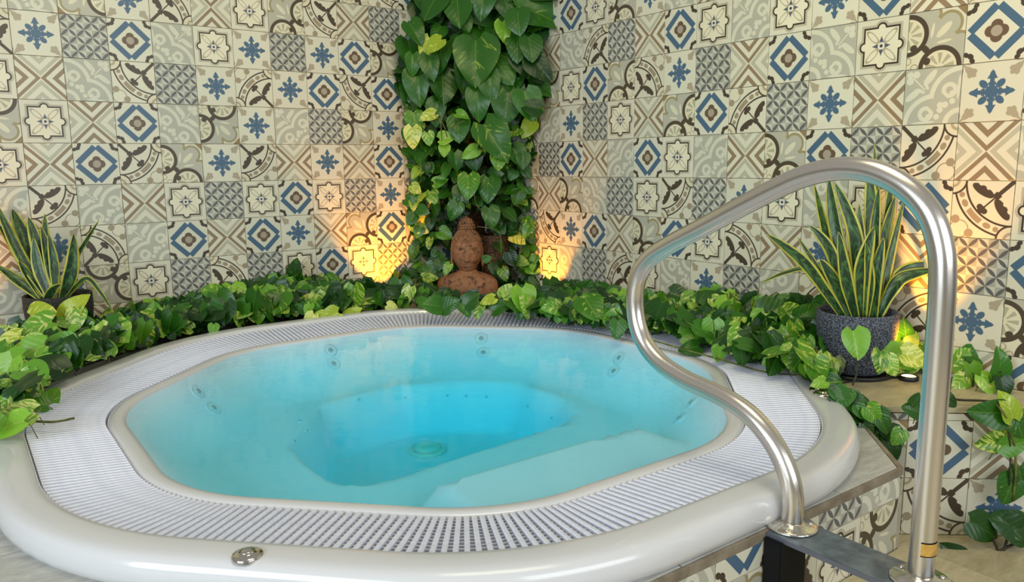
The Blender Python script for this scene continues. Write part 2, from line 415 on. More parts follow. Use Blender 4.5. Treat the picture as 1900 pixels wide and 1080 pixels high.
L_drk = leaf_mat('pothos_leaf_dark', (.005, .032, .003, 1), (.016, .09, .006, 1), (.12, .22, .03, 1), .12, .68)
L_yel = leaf_mat('pothos_leaf_yellow', (.26, .40, .02, 1), (.46, .54, .035, 1), (.72, .74, .2, 1), .25, .55)

# ================================================================== SETTING
ZP, ZS, ZF, ZST = -.765, -.712, -1.155, -1.0     # platform top, corner shelf top, lower floor, step top
YF = -3.315
wl = struct(boxo('wall_left', (-4.6, 0, ZF), (0, .12, 1.8), M_grout), 'left wall tiled with patterned cement tiles')
wr = struct(boxo('wall_right', (0, -4.6, ZF), (.12, .12, 1.8), M_grout), 'right wall tiled with patterned cement tiles')
fl = struct(boxo('floor', (-6.5, -8.5, ZF-.1), (.12, YF+.2, ZF), M_stone2))
def put(parent, code, loc, rz=0, w=.2, h=.2, uv=(-1, -1, 1, 1)):
    o = link('tile', tile_mesh(code, w, h, uv), parent); o.location = loc; o.rotation_euler = (0, 0, rz); return o
LW = {  # left wall, columns -4 .. 12 (a column is 20 cm, the corner is at the right)
 -1: 'S X2 L D F2 C A W1 L S F C W1 F2 D S L',
  0: 'C L W3 S A W2 C F X1 S W1 F2 X0 L C A S',
  1: 'L S X1 F1 C L D A S C L C D W3 A X L',
  2: 'D C A S X A F2 L C F1 C D F2 D F3 C W',
  3: 'A F L W3 S X1 D A W3 C A1 L W3 C X0 S F1',
  4: 'F1 D C S X D F3 W0 C F3 X C X D A1 L D',
  5: 'W L S A1 F3 A1 X S L S D S L C L F2 C',
  6: 'C X1 D X1 C F A1 D X D C X W1 D W1 S A',
  7: 'S A F1 A3 D W2 S L F L S D S L X C D',
  8: 'X D L C A1 X1 F2 D X C W F2 X1 A3 D L S'}
LW[-2], LW[-3] = LW[5], LW[7]
for r, row in LW.items():
    for k, code in enumerate(row.split()): put(wl, code, ((k-4-13)*T, 0, -(r-4)*T))
RW = {  # right wall, columns -3 .. 17 (the corner is at the left)
 -1: 'C X W1 L D F C S X1 A L D C F2 X S W L D C X',
  0: 'F1 L S C D S W0 C A X1 F3 L X S D W0 C F X1 L S',
  1: 'D A L X A2 F1 L X D S A1 S C D X1 C L A F C D',
  2: 'L S F3 W3 S D W1 F0 C L X1 D A0 S W0 D X S L A X',
  3: 'C D X1 A1 C L S X W1 D F1 L C X A1 C D L S W F',
  4: 'X F C L D X A1 D S A1 X0 W0 D L F3 X1 A S C X D',
  5: 'S C W0 X W0 A0 L S F3 L C S A2 S D F2 S W X D A',
  6: 'F A L F2 C D X1 W0 D S F0 X C S X1 L D C F2 A L',
  7: 'A D X S A L F1 S A2 C L A3 F1 D F1 C W0 X S D C',
  8: 'L C F1 D X1 C W2 D L F X S L A C X D F C L S',
  9: '- - - - - - - - - - - - - L A S C D X F C',
  10: '- - - - - - - - - - - - - D X F1 L W S A D'}
RW[-2], RW[-3] = RW[6], RW[3]
for r, row in RW.items():
    for k, code in enumerate(row.split()):
        if code == '-': continue
        if r == 10: put(wr, code, (0, -k*T, ZF), -R(90), h=-(10-5)*T-ZF, uv=(-1, .55, 1, 1))
        else: put(wr, code, (0, -k*T, -(r-4)*T), -R(90))

# ---- tub platform: body, tiled faces, stone slabs with edge strip
CX, CY = -1.52, -1.92
PA, PB = (-.86, YF), (-.455, -2.91)          # front corner, top of the diagonal
plat = struct(prismo('tub_platform', [(-4.5, YF+.006), PA, (PB[0], PB[1]), (-.01, -2.46), (-.01, -.01), (-4.5, -.01)], ZF, ZP-.03, M_grout, top=False), 'stone topped platform around the whirlpool with tiled front face')
FR0 = ['A', 'L', 'C', 'D', 'A', 'D', 'S', 'X', 'F1', 'L', 'C', 'W', 'D', 'A', 'S', 'L', 'X', 'C']
FR1 = ['W3', 'S', 'F2', 'W', 'A1', 'F', 'X', 'D', 'C', 'A', 'L', 'S', 'F3', 'X1', 'D', 'W', 'C', 'L']
zt = ZP-.022
for k in range(18):
    x = PA[0]-.012-(k+1)*.195
    put(plat, FR0[k], (x, YF+.006, zt-.062), 0, .195, .062, (-1, -1, 1, -.38))
    put(plat, FR1[k], (x, YF+.006, zt-.262), 0, .195, .2)
    put(plat, FR0[(k+5) % 18], (x, YF+.006, ZF), 0, .195, zt-.262-ZF, (-1, .1, 1, 1))
for k in range(3):
    w = .19; p = (PA[0]+(.003+k*w)*.7071, PA[1]+(.003+k*w)*.7071+.004)
    put(plat, 'F', (*(p), zt-.062), R(45), w, .062, (-1, -1, 1, -.38))
    put(plat, ['D', 'X', 'C'][k], (*p, zt-.262), R(45), w, .2)
    put(plat, ['L', 'S', 'A'][k], (*p, ZF), R(45), w, zt-.262-ZF, (-1, .1, 1, 1))
def slab(poly, mat=M_stone, parent=plat, z0=ZP-.025, z1=ZP, name='slab'):
    return prismo(name, poly, z0, z1, mat, parent, bev=.0015)
g = .0015
xs = [-4.5, -3.55, -2.95, -2.35, -1.75, -1.15]
for a, b in zip(xs, xs[1:]): slab([(a+g, YF+.012), (b-g, YF+.012), (b-g, -2.96), (a+g, -2.96)])
slab([(-1.15+g, YF+.012), (PA[0]-.012, YF+.012), (PB[0]-.012, -2.91), (-.505, -2.96), (-1.15+g, -2.96)])
for a, b in zip([-4.5, -3.76, -3.16], [-3.76, -3.16, -2.56]):
    for c, d in zip([-2.96, -2.36, -1.76, -1.16, -.56], [-2.36, -1.76, -1.16, -.56, -.012]): slab([(a+g, c+g), (b-g, c+g), (b-g, d-g), (a+g, d-g)])
for a, b in zip([-2.56, -1.96, -1.36, -.76], [-1.96, -1.36, -.76, -.012]): slab([(a+g, -.875), (b-g, -.875), (b-g, -.012), (a+g, -.012)])
for c, d in zip([-2.90, -2.08, -1.48], [-2.08, -1.48, -.875]):
    slab([(-.475, c+g), (-.012 if c > -2.5 else -.455, c+g), (-.012, (c if c > -2.5 else -2.46)+g), (-.012, d-g), (-.475, d-g)])
# edge strip along the front and the diagonal
prismo('edge_strip', [(-4.5, YF), (PA[0], YF), (PA[0]-.010, YF+.011), (-4.5, YF+.011)], ZP-.022, ZP-.001, M_edge, plat)
prismo('edge_strip', [(PA[0]+.001, YF+.001), (PB[0], PB[1]), (PB[0]-.011, PB[1]+.0), (PA[0]-.009, YF+.0115)], ZP-.022, ZP-.001, M_edge, plat)

# ---- corner shelf on the right
S0 = Vector((-.615, -3.005)); SD = Vector((math.cos(R(-40)), math.sin(R(-40)))); SL = .80
S1 = S0+SD*SL
shelf = struct(prismo('corner_shelf', [(S0.x, S0.y), (S1.x, S1.y), (-.01, S1.y), (-.01, -2.43)], ZF, ZS-.03, M_grout), 'tiled corner shelf against the right wall')
for a, b in ((0, .31), (.31, .80)):
    p, q = S0+SD*(a+.001), S0+SD*(b-.001)
    wq = [(-.012, -2.43), (-.012, -3.05)] if a == 0 else [(-.012, -3.053), (-.012, S1.y)]
    n_ = Vector((-math.sin(R(40)), -math.cos(R(40))))*.006
    prismo('slab', [(p.x+n_.x, p.y+n_.y), (q.x+n_.x, q.y+n_.y), (wq[1][0], wq[1][1]), (wq[0][0], wq[0][1])], ZS-.022, ZS, M_stone2, shelf, bev=.0015)  # same stone as the platform, lamp's yellow put into its colour
SR = [['L2', 'F1', 'X', 'C', 'A'], ['W', 'D', 'X1', 'S', 'L'], ['A', 'F2', 'C', 'D', 'F']]
zz = [ZS-.024, -.760, -.957, ZF+.001]
edges = [-.02, .19, .395, .60, .80]
for i, (a, b) in enumerate(zip(edges, edges[1:])):
    p = S0+SD*a
    for r in range(3):
        h = zz[r]-zz[r+1]
        uvv = (-1, -1, 1, -1+2*h/.2) if r == 0 else (-1, -1, 1, 1)
        put(shelf, SR[r][i], (p.x, p.y, zz[r+1]), R(-40), b-a, h, uvv)
# ---- step in front of the platform
step = struct(boxo('entry_step', (-2.3, -4.05, ZF), (-.835, YF-.002, ZST-.022), M_grout), 'stone topped step below the handrail')
for a, b in ((-2.3, -1.7), (-1.7, -1.25), (-1.25, -.828)):
    slab([(a+g, -4.06), (b-g, -4.06), (b-g, YF-.004), (a+g, YF-.004)], M_stone2, step, ZST-.022, ZST)
for k in range(3):
    put(step, ['D', 'C', 'L'][k], (-.835, -4.05+k*.2, ZF+.001), R(90), .2, ZST-.024-ZF, (-1, -.3, 1, 1))
    put(step, ['X', 'S', 'F'][k], (-1.035-k*.2, -4.05, ZF+.001), 0, .2, ZST-.024-ZF, (-1, -.3, 1, 1))

# ================================================================== WHIRLPOOL TUB
A0 = .508                                  # core octagon; every outline is an offset of it
TV = [(CX+A0/math.cos(R(22.5))*math.cos(R(22.5+45*k)), CY+A0/math.cos(R(22.5))*math.sin(R(22.5+45*k))) for k in range(8)]
def contour(nv=12, nfl=8):
    out = []
    for k in range(8):
        v = Vector(TV[k]); w = Vector(TV[(k+1) % 8]); a0 = 45*k
        for j in range(nv): an = R(a0+45*j/nv); out.append((v, Vector((math.cos(an), math.sin(an)))))
        an = R(a0+45)
        for j in range(nfl): out.append((v+(w-v)*(j/nfl), Vector((math.cos(an), math.sin(an)))))
    return out
CT = contour()
def core_dist(x, y):
    p = Vector((x-CX, y-CY)); r = A0/math.cos(R(22.5)); best = 9; ins = True
    for k in range(8):
        a = Vector((TV[k][0]-CX, TV[k][1]-CY)); b = Vector((TV[(k+1) % 8][0]-CX, TV[(k+1) % 8][1]-CY))
        e = b-a; t = max(0, min(1, (p-a).dot(e)/e.dot(e))); best = min(best, (p-a-e*t).length)
        if e.x*(p-a).y-e.y*(p-a).x < 0: ins = False
    return -best if ins else best
FW = [(-.46, .30), (-.20, .64), (-.03, .69), (.21, .72), (.46, .60), (.66, .40), (.67, .09), (.60, -.06), (.5, -.14), (-.3, -.22), (-.41, -.21), (-.48, -.13), (-.49, .09)]
FWc = (.08, .26)
def poly_in(x, y, P):      # inward distance for a convex polygon (positive inside)
    d = 9; n = len(P); s = 0
    for i in range(n): s += P[i][0]*P[(i+1) % n][1]-P[(i+1) % n][0]*P[i][1]
    sg = 1 if s > 0 else -1
    for i in range(n):
        ax, ay = P[i]; bx, by = P[(i+1) % n]; L = math.hypot(bx-ax, by-ay)
        d = min(d, sg*((bx-ax)*(y-ay)-(by-ay)*(x-ax))/L)
    return d
def ss(a, b, x):
    t = max(0, min(1, (x-a)/(b-a))); return t*t*(3-2*t)
ZW, ZSEAT, ZDEEP = -.73, -.935, -1.145
def bowl_z(x, y):
    q = .5-core_dist(x, y); lx, ly = x-CX, y-CY
    z = -.745-(.0*q)
    wall = max(0, min(1, (q-.012)/.27))
    z = -.75+(ZSEAT+.75)*(1-(1-wall)**1.9)
    st = ss(-.50, -.56, ly)*ss(.012, .05, q)*ss(-.45, -.32, lx)*(1-ss(.46, .60, lx))   # entry step at the handrail side
    if st > 0: z = max(z*(1-st)+(-.838)*st, z) if z < -.838 else z
    f = poly_in(lx, ly, FW)
    if f > -.03: z = z+(ZDEEP-z)*ss(-.02, .11, f)
    return z
tub = empty('whirlpool_tub', (CX, CY, ZP))
tag(tub, 'white octagonal acrylic whirlpool tub with rounded rim sunk in the stone platform', 'hot tub')
def loc_(v): return Vector((v[0]-CX, v[1]-CY, v[2]-ZP))
prof = [(.868, -.766), (.877, -.757), (.881, -.742), (.8805, -.724), (.876, -.708), (.868, -.698), (.855, -.6925), (.84, -.6905), (.80, -.6905), (.785, -.6925), (.778, -.697), (.776, -.74),
        (.560, -.748), (.5565, -.732), (.552, -.7255), (.544, -.7225), (.534, -.7215), (.522, -.7220), (.512, -.7240), (.505, -.7270), (.500, -.7305), (.494, -.752)]
vs, fs, nC = [], [], len(CT)
rings = [[(p.x+n.x*t, p.y+n.y*t, z) for p, n in CT] for t, z in prof]
for t in [.488-.0122*i for i in range(1, 41)]:
    if t > 0: rings.append([(p.x+n.x*t, p.y+n.y*t, bowl_z(p.x+n.x*t, p.y+n.y*t)) for p, n in CT])
for s_ in [1-.03*i for i in range(0, 33)]+[.02]:
    rings.append([(CX+(p.x-CX)*s_, CY+(p.y-CY)*s_, bowl_z(CX+(p.x-CX)*s_, CY+(p.y-CY)*s_)) for p, n in CT])
for rg in rings: vs += [loc_(v) for v in rg]
for i in range(len(rings)-1):
    for k in range(nC): fs.append((i*nC+k, i*nC+(k+1) % nC, (i+1)*nC+(k+1) % nC, (i+1)*nC+k))
fs.append(tuple((len(rings)-1)*nC+k for k in range(nC)))
ts = pyo('tub_shell', vs, fs, M_white, tub, smooth=True)
ts.data.materials.append(M_bowl)
for i_, f_ in enumerate(ts.data.polygons):
    if i_ >= 20*nC: f_.material_index = 1
# drain, jets, air controls
M_drain = pmat('pale_green_plastic', srgb(196, 214, 206), .35)
lathe('suction_cover', [(.085, -.004), (.085, .004), (.078, .010), (.066, .012), (.064, .008), (.058, .008), (.054, .020), (.04, .026), (.001, .028)], M_drain, tub, tuple(loc_((CX+.17, CY+.40, bowl_z(CX+.17, CY+.40)+.002))), 36)
def ray_bowl(px, py):
    d = ray(px, py); t = (ZW-CAM.z)/d.z
    for i in range(400):
        p = CAM+d*(t+i*.003)
        if p.z < bowl_z(p.x, p.y): return p
    return p
M_jet = pmat('jet_plastic', (.52, .70, .80, 1), .5, spec=.2); M_hole = pmat('jet_hole', srgb(150, 175, 182), .5)
JETS = [(366, 727), (395, 758), (612, 651), (618, 676), (893, 629), (897, 655), (1150, 665), (1140, 690), (1262, 777), (1284, 748),
        (568, 800), (556, 783), (545, 820), (665, 742), (752, 738), (830, 734), (865, 735), (903, 736), (981, 754), (1025, 776)]
for i, (px, py) in enumerate(JETS):
    p = ray_bowl(px, py); e = .01
    n = Vector((bowl_z(p.x-e, p.y)-bowl_z(p.x+e, p.y), bowl_z(p.x, p.y-e)-bowl_z(p.x, p.y+e), 2*e)).normalized()
    r = .034 if i < 10 else .008
    o = lathe('jet', [(r, -.004), (r, .003), (r*.85, .006), (r*.7, .003), (r*.3, .004), (r*.28, .006), (.0005, .006)], M_jet, tub, seg=20)
    o.location = loc_(p); o.rotation_euler = n.to_track_quat('Z', 'Y').to_euler()
    h = lathe('nozzle', [(r*.3, 0), (r*.3, .0075), (.0005, .0075)], M_hole, o, seg=12)
for px, py in ((459, 1030), (1527, 731), (1519, 724)):
    p = onz(px, py, -.690); 
    o = lathe('air_control', [(.031, -.006), (.031, .002), (.029, .005), (.021, .007), (.013, .007), (.0125, .010), (.010, .012), (.0005, .0125)], M_chrome, tub, tuple(loc_((p.x, p.y, -.6915))), 28)
# ---- overflow grate
gr = empty('overflow_grate', (CX, CY, -.71)); tag(gr, 'ring of white ribbed overflow grating between tub lip and rim', 'grate')
NS = 352
L1 = 8*2*A0*math.tan(R(22.5)); tm = .68; LC = 2*math.pi*tm; LT = L1+LC
def at_len(s):
    s %= LT; fan, flat = LC/8, L1/8; k = int(s//(fan+flat)); r = s-k*(fan+flat); v = Vector(TV[k % 8]); w = Vector(TV[(k+1) % 8])
    if r < fan: return v, 45*k+45*r/fan
    return v+(w-v)*((r-fan)/flat), 45*k+45
t0, t1 = .560, .773
TILT = .0215
hw = .0060
sec = [(-hw, -.012), (-hw, -.003), (-hw*.6, 0), (hw*.6, 0), (hw, -.003), (hw, -.012)]
svs = [(t0, y, z-TILT) for y, z in sec]+[(t1, y, z) for y, z in sec]
sfs = [(i, i+1, i+7, i+6) for i in range(5)]+[(5, 4, 3, 2, 1, 0), (6, 7, 8, 9, 10, 11)]
sme = mesh('slat', svs, sfs, M_slat, smooth=False)
allsl = []
for i in range(NS):
    p, a = at_len(LT*i/NS); c = Vector((p.x+math.cos(R(a))*.68, p.y+math.sin(R(a))*.68, -.7))
    allsl.append(((c-CAM).length, p, a))
allsl.sort(key=lambda q: q[0])
svx, sfx = [], []
for i, (d, p, a) in enumerate(allsl):
    if i < 298:
        o = link('slat', sme, gr); o.location = (p.x-CX, p.y-CY, -.7015+.71); o.rotation_euler = (0, 0, R(a))
    else:
        mt = Matrix.Translation((p.x-CX, p.y-CY, -.7015+.71)) @ Matrix.Rotation(R(a), 4, 'Z'); b = len(svx)
        svx += [mt @ Vector(v) for v in svs]; sfx += [tuple(b+q for q in f) for f in sfs]
o = pyo('far_slat', svx, sfx, M_slat, gr); o['kind'] = 'stuff'
cv, cf = [], []
for j in range(12):
    t = t0+.006+(t1-t0-.012)*j/11
    for (p, n) in CT:
        for dt, z in ((-.002, -.0085), (.002, -.0085), (.002, -.013), (-.002, -.013)):
            q = p+n*(t+dt); cv.append((q.x-CX, q.y-CY, z-.7015+.71-TILT*(t1-t)/(t1-t0)))
    b = j*nC*4
    for k in range(nC):
        k2 = (k+1) % nC
        for e in range(4): cf.append((b+k*4+e, b+k2*4+e, b+k2*4+(e+1) % 4, b+k*4+(e+1) % 4))
o = pyo('crossbar', cv, cf, M_slat, gr); o['kind'] = 'stuff'
# ---- water
mw = bpy.data.materials.new('clear_pool_water'); mw.use_nodes = True; nt = mw.node_tree; out = nt.nodes['Material Output']; nt.nodes.remove(nt.nodes['Principled BSDF'])
tr = nt.nodes.new('ShaderNodeBsdfTransparent'); gl = nt.nodes.new('ShaderNodeBsdfGlossy'); gl.inputs['Roughness'].default_value = .05
fr = nt.nodes.new('ShaderNodeFresnel'); fr.inputs['IOR'].default_value = 1.22; ms = nt.nodes.new('ShaderNodeMixShader')
nz = nt.nodes.new('ShaderNodeTexNoise'); nz.inputs['Scale'].default_value = 9; nz.inputs['Detail'].default_value = 3; tc = nt.nodes.new('ShaderNodeTexCoord')
nt.links.new(tc.outputs['Object'], nz.inputs[0])
bp = nt.nodes.new('ShaderNodeBump'); bp.inputs['Strength'].default_value = .35; bp.inputs['Distance'].default_value = .006; nt.links.new(nz.outputs[0], bp.inputs['Height'])
nt.links.new(bp.outputs[0], gl.inputs['Normal']); nt.links.new(bp.outputs[0], fr.inputs['Normal'])
gm = nt.nodes.new('ShaderNodeNewGeometry'); bf = nt.nodes.new('ShaderNodeMath'); bf.operation = 'MULTIPLY_ADD'; bf.inputs[1].default_value = -1; bf.inputs[2].default_value = 1
nt.links.new(gm.outputs['Backfacing'], bf.inputs[0]); fm = nt.nodes.new('ShaderNodeMath'); fm.operation = 'MULTIPLY'; nt.links.new(bf.outputs[0], fm.inputs[0]); nt.links.new(fr.outputs[0], fm.inputs[1])
nt.links.new(fm.outputs[0], ms.inputs[0]); nt.links.new(tr.outputs[0], ms.inputs[1]); nt.links.new(gl.outputs[0], ms.inputs[2]); nt.links.new(ms.outputs[0], out.inputs['Surface'])
ab = nt.nodes.new('ShaderNodeVolumeAbsorption'); ab.inputs['Color'].default_value = (.06, .93, .995, 1); ab.inputs['Density'].default_value = 1.55
nt.links.new(ab.outputs[0], out.inputs['Volume'])
wv = [(p.x+n.x*.5005-CX, p.y+n.y*.5005-CY) for p, n in CT]
wvs, wfs = prism(wv, -.45, 0)
wo = pyo('water', wvs, wfs, mw); wo.location = (CX, CY, ZW)
tag(wo, 'clear turquoise water filling the octagonal tub', 'water', kind='stuff')

# ================================================================== HANDRAIL AND BRACKET
XR = -1.41
RL = [(-3.336, -.765), (-3.336, -.70), (-3.322, -.645), (-3.285, -.587), (-3.23, -.540), (-3.166, -.512), (-3.091, -.497), (-3.005, -.485), (-2.918, -.458), (-2.858, -.415), (-2.827, -.36), (-2.818, -.29), (-2.832, -.228), (-2.872, -.178), (-2.94, -.137), (-3.042, -.088),
      (-3.169, -.026), (-3.268, .020), (-3.334, .045), (-3.405, .058), (-3.475, .053), (-3.543, .024), (-3.592, -.022), (-3.619, -.082), (-3.629, -.152), (-3.632, -.288), (-3.632, -.45), (-3.632, -.618), (-3.632, -.765)]
rail = empty('handrail', (XR, -3.336, ZP)); tag(rail, 'curved stainless steel handrail rising beside the tub', 'handrail')
P = catmull([Vector((0, y+3.336, z-ZP)) for y, z in RL], 7)
tubeo('rail_tube', P, .0245, M_steel, rail, seg=32)
for y in (0, -.296):
    lathe('flange', [(.058, .0005), (.058, .004), (.054, .007), (.030, .010), (.0275, .014), (.0245, .014)], M_steel2, rail, (0, y, 0), 40)
    for k in range(3):
        w = R(200+k*120); lathe('screw', [(.0055, .006), (.0055, .009), (.003, .011), (.0003, .0112)], M_chrome, rail, (.043*math.cos(w), y+.043*math.sin(w), 0), 12)
vs, fs = [], []
toc = math.degrees(math.atan2(CAM.y+3.632, CAM.x-XR))
for z in (0, .026):
    for k in range(13):
        w = R(toc-8+k*8); vs.append((.0251*math.cos(w), -.296+.0251*math.sin(w), .063+z))
fs = [(k, k+1, k+14, k+13) for k in range(12)]
pyo('sticker', vs, fs, M_brass, rail, smooth=True)['label'] = 'small brass coloured sticker on the rail post'
for z in (.0615, .0895):
    pyo('band', [(.0252*math.cos(R(toc-8+k*8)), -.296+.0252*math.sin(R(toc-8+k*8)), z+dz) for dz in (0, .0022) for k in range(13)], fs, M_black, rail)
br = empty('rail_bracket', (XR, -3.47, ZF)); tag(br, 'blue grey steel plate on a black post carrying the handrail', 'bracket')
boxo('plate', (XR-.066-XR, -3.80+3.47, ZP-.009-ZF), (.050, YF-.001+3.47, ZP-.0005-ZF), M_plate, br, .0015)
boxo('lip', (-.0675, -3.80+3.47, ZP-.012-ZF), (-.0655, YF-.001+3.47, ZP-.001-ZF), pmat('pale_plate_edge', srgb(120, 124, 138), .3, metal=.6), br)  # paler strip along one edge of the plate
boxo('post', (-.078, YF-.048+3.47, .155), (.022, YF-.002+3.47, ZP-.010-ZF), M_black, br, .002)
boxo('post', (-.06, -3.79+3.47, .155), (.0, -3.73+3.47, ZP-.010-ZF), M_black, br, .002)

# ================================================================== POTS, BUST, LAMPS
def pot(name, loc, rt, rb, h, mat, label, saucer=True):
    t = empty(name, loc); tag(t, label, 'plant pot')
    lathe('pot_body', [(.01, .012), (rb*.9, .012), (rb, .02), (rb*1.06, h*.3), (rt*.97, h*.62), (rt, h*.8), (rt, h), (rt-.003, h+.003), (rt-.010, h+.002), (rt-.012, h-.02), (rt-.014, h*.8), (.001, h*.8)], mat, t, seg=48)
    lathe('soil', [(rt-.016, h-.045), (rt*.6, h-.035), (.001, h-.03)], M_soil, t, seg=32)
    if saucer: lathe('saucer', [(.001, 0), (rb+.018, 0), (rb+.026, .004), (rb+.028, .016), (rb+.024, .016), (rb+.02, .010), (.001, .010)], M_black2, t, seg=40)
    return t
RPC = ondep(1591, 577, 2.86); RPC = Vector((RPC.x, RPC.y, ZS)); RPH = ondep(1591, 577, 2.86).z-ZS
pot('plant_pot', RPC, .142, .110, RPH, M_pot, 'stippled grey pot on the corner shelf holding the tall snake plant')
LPC = ondep(107, 546, 3.56); LPH = LPC.z-ZP; LPC = Vector((LPC.x, LPC.y, ZP))
pot('plant_pot', LPC, .142, .115, LPH, M_pot2, 'stippled black pot by the left wall holding the short snake plant')
BPC = Vector((-.135, -.30, ZP))
pot('plant_pot', BPC, .108, .055, .40, M_pot3, 'tapered brown textured pot behind the carved bust')
sn_m = bpy.data.materials.new('snake_plant_leaf'); sn_m.use_nodes = True; nt = sn_m.node_tree; X.nt = nt; b = nt.nodes['Principled BSDF']
uvn = nt.nodes.new('ShaderNodeUVMap'); sp = nt.nodes.new('ShaderNodeSeparateXYZ'); nt.links.new(uvn.outputs[0], sp.inputs[0]); U, V = X(sp.outputs[0]), X(sp.outputs[1])
oi = nt.nodes.new('ShaderNodeObjectInfo'); cx = nt.nodes.new('ShaderNodeCombineXYZ')
nt.links.new((U*.9).v, cx.inputs[0]); nt.links.new((V*26+abs(U)*1.0).v, cx.inputs[1]); nt.links.new((X(oi.outputs['Random'])*20).v, cx.inputs[2])
n = nt.nodes.new('ShaderNodeTexNoise'); n.inputs['Scale'].default_value = 1.1; n.inputs['Detail'].default_value = 4; n.inputs['Distortion'].default_value = 1.2; nt.links.new(cx.outputs[0], n.inputs[0])
cr = nt.nodes.new('ShaderNodeValToRGB'); cr.color_ramp.elements[0].position = .46; cr.color_ramp.elements[0].color = (.010, .035, .012, 1); cr.color_ramp.elements[1].position = .62; cr.color_ramp.elements[1].color = (.05, .14, .03, 1)
nt.links.new(n.outputs[0], cr.inputs[0])
cx2 = nt.nodes.new('ShaderNodeCombineXYZ'); nt.links.new((V*5+X(oi.outputs['Random'])*9).v, cx2.inputs[1]); n2 = nt.nodes.new('ShaderNodeTexNoise'); n2.inputs['Scale'].default_value = 1; nt.links.new(cx2.outputs[0], n2.inputs[0])
k = ((abs(U)+(X(n2.outputs[0])-.5)*.5-.76)*16+.5).op('MINIMUM', 1).op('MAXIMUM', 0)
q = nt.nodes.new('ShaderNodeMix'); q.data_type = 'RGBA'; nt.links.new(k.v, q.inputs[0]); nt.links.new(cr.outputs[0], q.inputs[6]); q.inputs[7].default_value = (.44, .42, .05, 1)
nt.links.new(q.outputs[2], b.inputs['Base Color']); b.inputs['Roughness'].default_value = .36
def blade(par, pts, w, face, twist=0, k=6):
    """one strap leaf along 3 to 5 world points"""
    P = catmull(pts, k); n = len(P); vs, uv, fs = [], [], []; L = 0
    for i, p in enumerate(P):
        t = (P[min(i+1, n-1)]-P[max(i-1, 0)]).normalized(); f = i/(n-1)
        fc = Vector(face).normalized(); fc = Quaternion(t, R(twist*f)) @ fc
        side = t.cross(fc).normalized(); nn = side.cross(t).normalized()
        ww = w*min(1, .55+1.1*f)*(1-max(0, (f-.45)/.55)**2.0)**.75+.0008
        if i: L += (p-P[i-1]).length
        for u in (-1, -.5, 0, .5, 1):
            vs.append(p+side*(u*ww/2)-nn*(-(abs(u)**1.5)*ww*.16)); uv.append((u, L))
    n5 = len(vs)
    for i in range(n-1):
        for j in range(4): fs.append((i*5+j, i*5+j+1, i*5+j+6, i*5+j+5))
    off = Vector(par.location)
    me = mesh('leaf', [v-off for v in vs], fs, sn_m, True, uv)
    bm = bmesh.new(); bm.from_mesh(me); bmesh.ops.recalc_face_normals(bm, faces=bm.faces)
    bmesh.ops.solidify(bm, geom=bm.faces[:], thickness=.0025); bm.to_mesh(me); bm.free(); me.polygons.foreach_set('use_smooth', [True]*len(me.polygons))
    return link('leaf', me, par)
def snake_plant(label, c, dep, specs):
    t = empty('snake_plant', c); tag(t, label, 'plant')
    fc = (CAM-c).normalized()
    for sp_ in specs:
        base, mid, tip, w, dd, tw = sp_
        pb = ondep(*base, dep+dd*.15); pb.z = max(pb.z, c.z)
        pm = ondep(*mid, dep+dd*.6); pt = ondep(*tip, dep+dd)
        blade(t, [pb, (pb+pm)/2+(pm-(pb+pt)/2)*.12, pm, (pm+pt)/2+(pm-(pb+pt)/2)*.12, pt], 1.15*w*dep/FPX, fc+Vector((random.uniform(-.3, .3), random.uniform(-.3, .3), .2)), tw)
    return t
random.seed(3)
snake_plant('tall snake plant with yellow edged leaves in the stippled grey pot', Vector((RPC.x, RPC.y, ZS+RPH-.05)), 2.86, [
    ((1563, 586), (1495, 492), (1421, 434), 20, -.12, 20), ((1582, 586), (1540, 466), (1501, 418), 19, .0, 10), ((1580, 582), (1533, 440), (1510, 342), 17, .08, 30),
    ((1592, 584), (1552, 430), (1538, 330), 22, .04, -10), ((1594, 584), (1586, 440), (1548, 338), 24, -.04, 10), ((1612, 582), (1617, 420), (1610, 300), 26, .05, 10),
    ((1610, 580), (1624, 400), (1622, 266), 12, .08, 0), ((1622, 580), (1645, 400), (1662, 256), 14, .09, 30), ((1618, 585), (1622, 460), (1632, 345), 20, -.02, -20),
    ((1627, 583), (1640, 450), (1661, 364), 18, .05, 20), ((1632, 584), (1650, 480), (1677, 368), 15, .02, 20), ((1600, 588), (1600, 500), (1622, 420), 26, -.10, 12),
    ((1602, 585), (1597, 480), (1594, 378), 20, .0, 0), ((1572, 582), (1514, 494), (1480, 440), 10, .04, 10), ((1566, 578), (1500, 500), (1412, 525), 11, .06, 30),
    ((1634, 586), (1680, 505), (1800, 490), 24, .02, 20), ((1630, 588), (1670, 520), (1740, 500), 22, -.06, -20), ((1622, 590), (1624, 520), (1640, 440), 22, -.08, 10),
    ((1576, 590), (1545, 520), (1520, 480), 22, -.04, 0), ((1588, 590), (1570, 520), (1556, 430), 20, -.08, 12), ((1606, 590), (1612, 520), (1606, 450), 18, -.09, 12)])
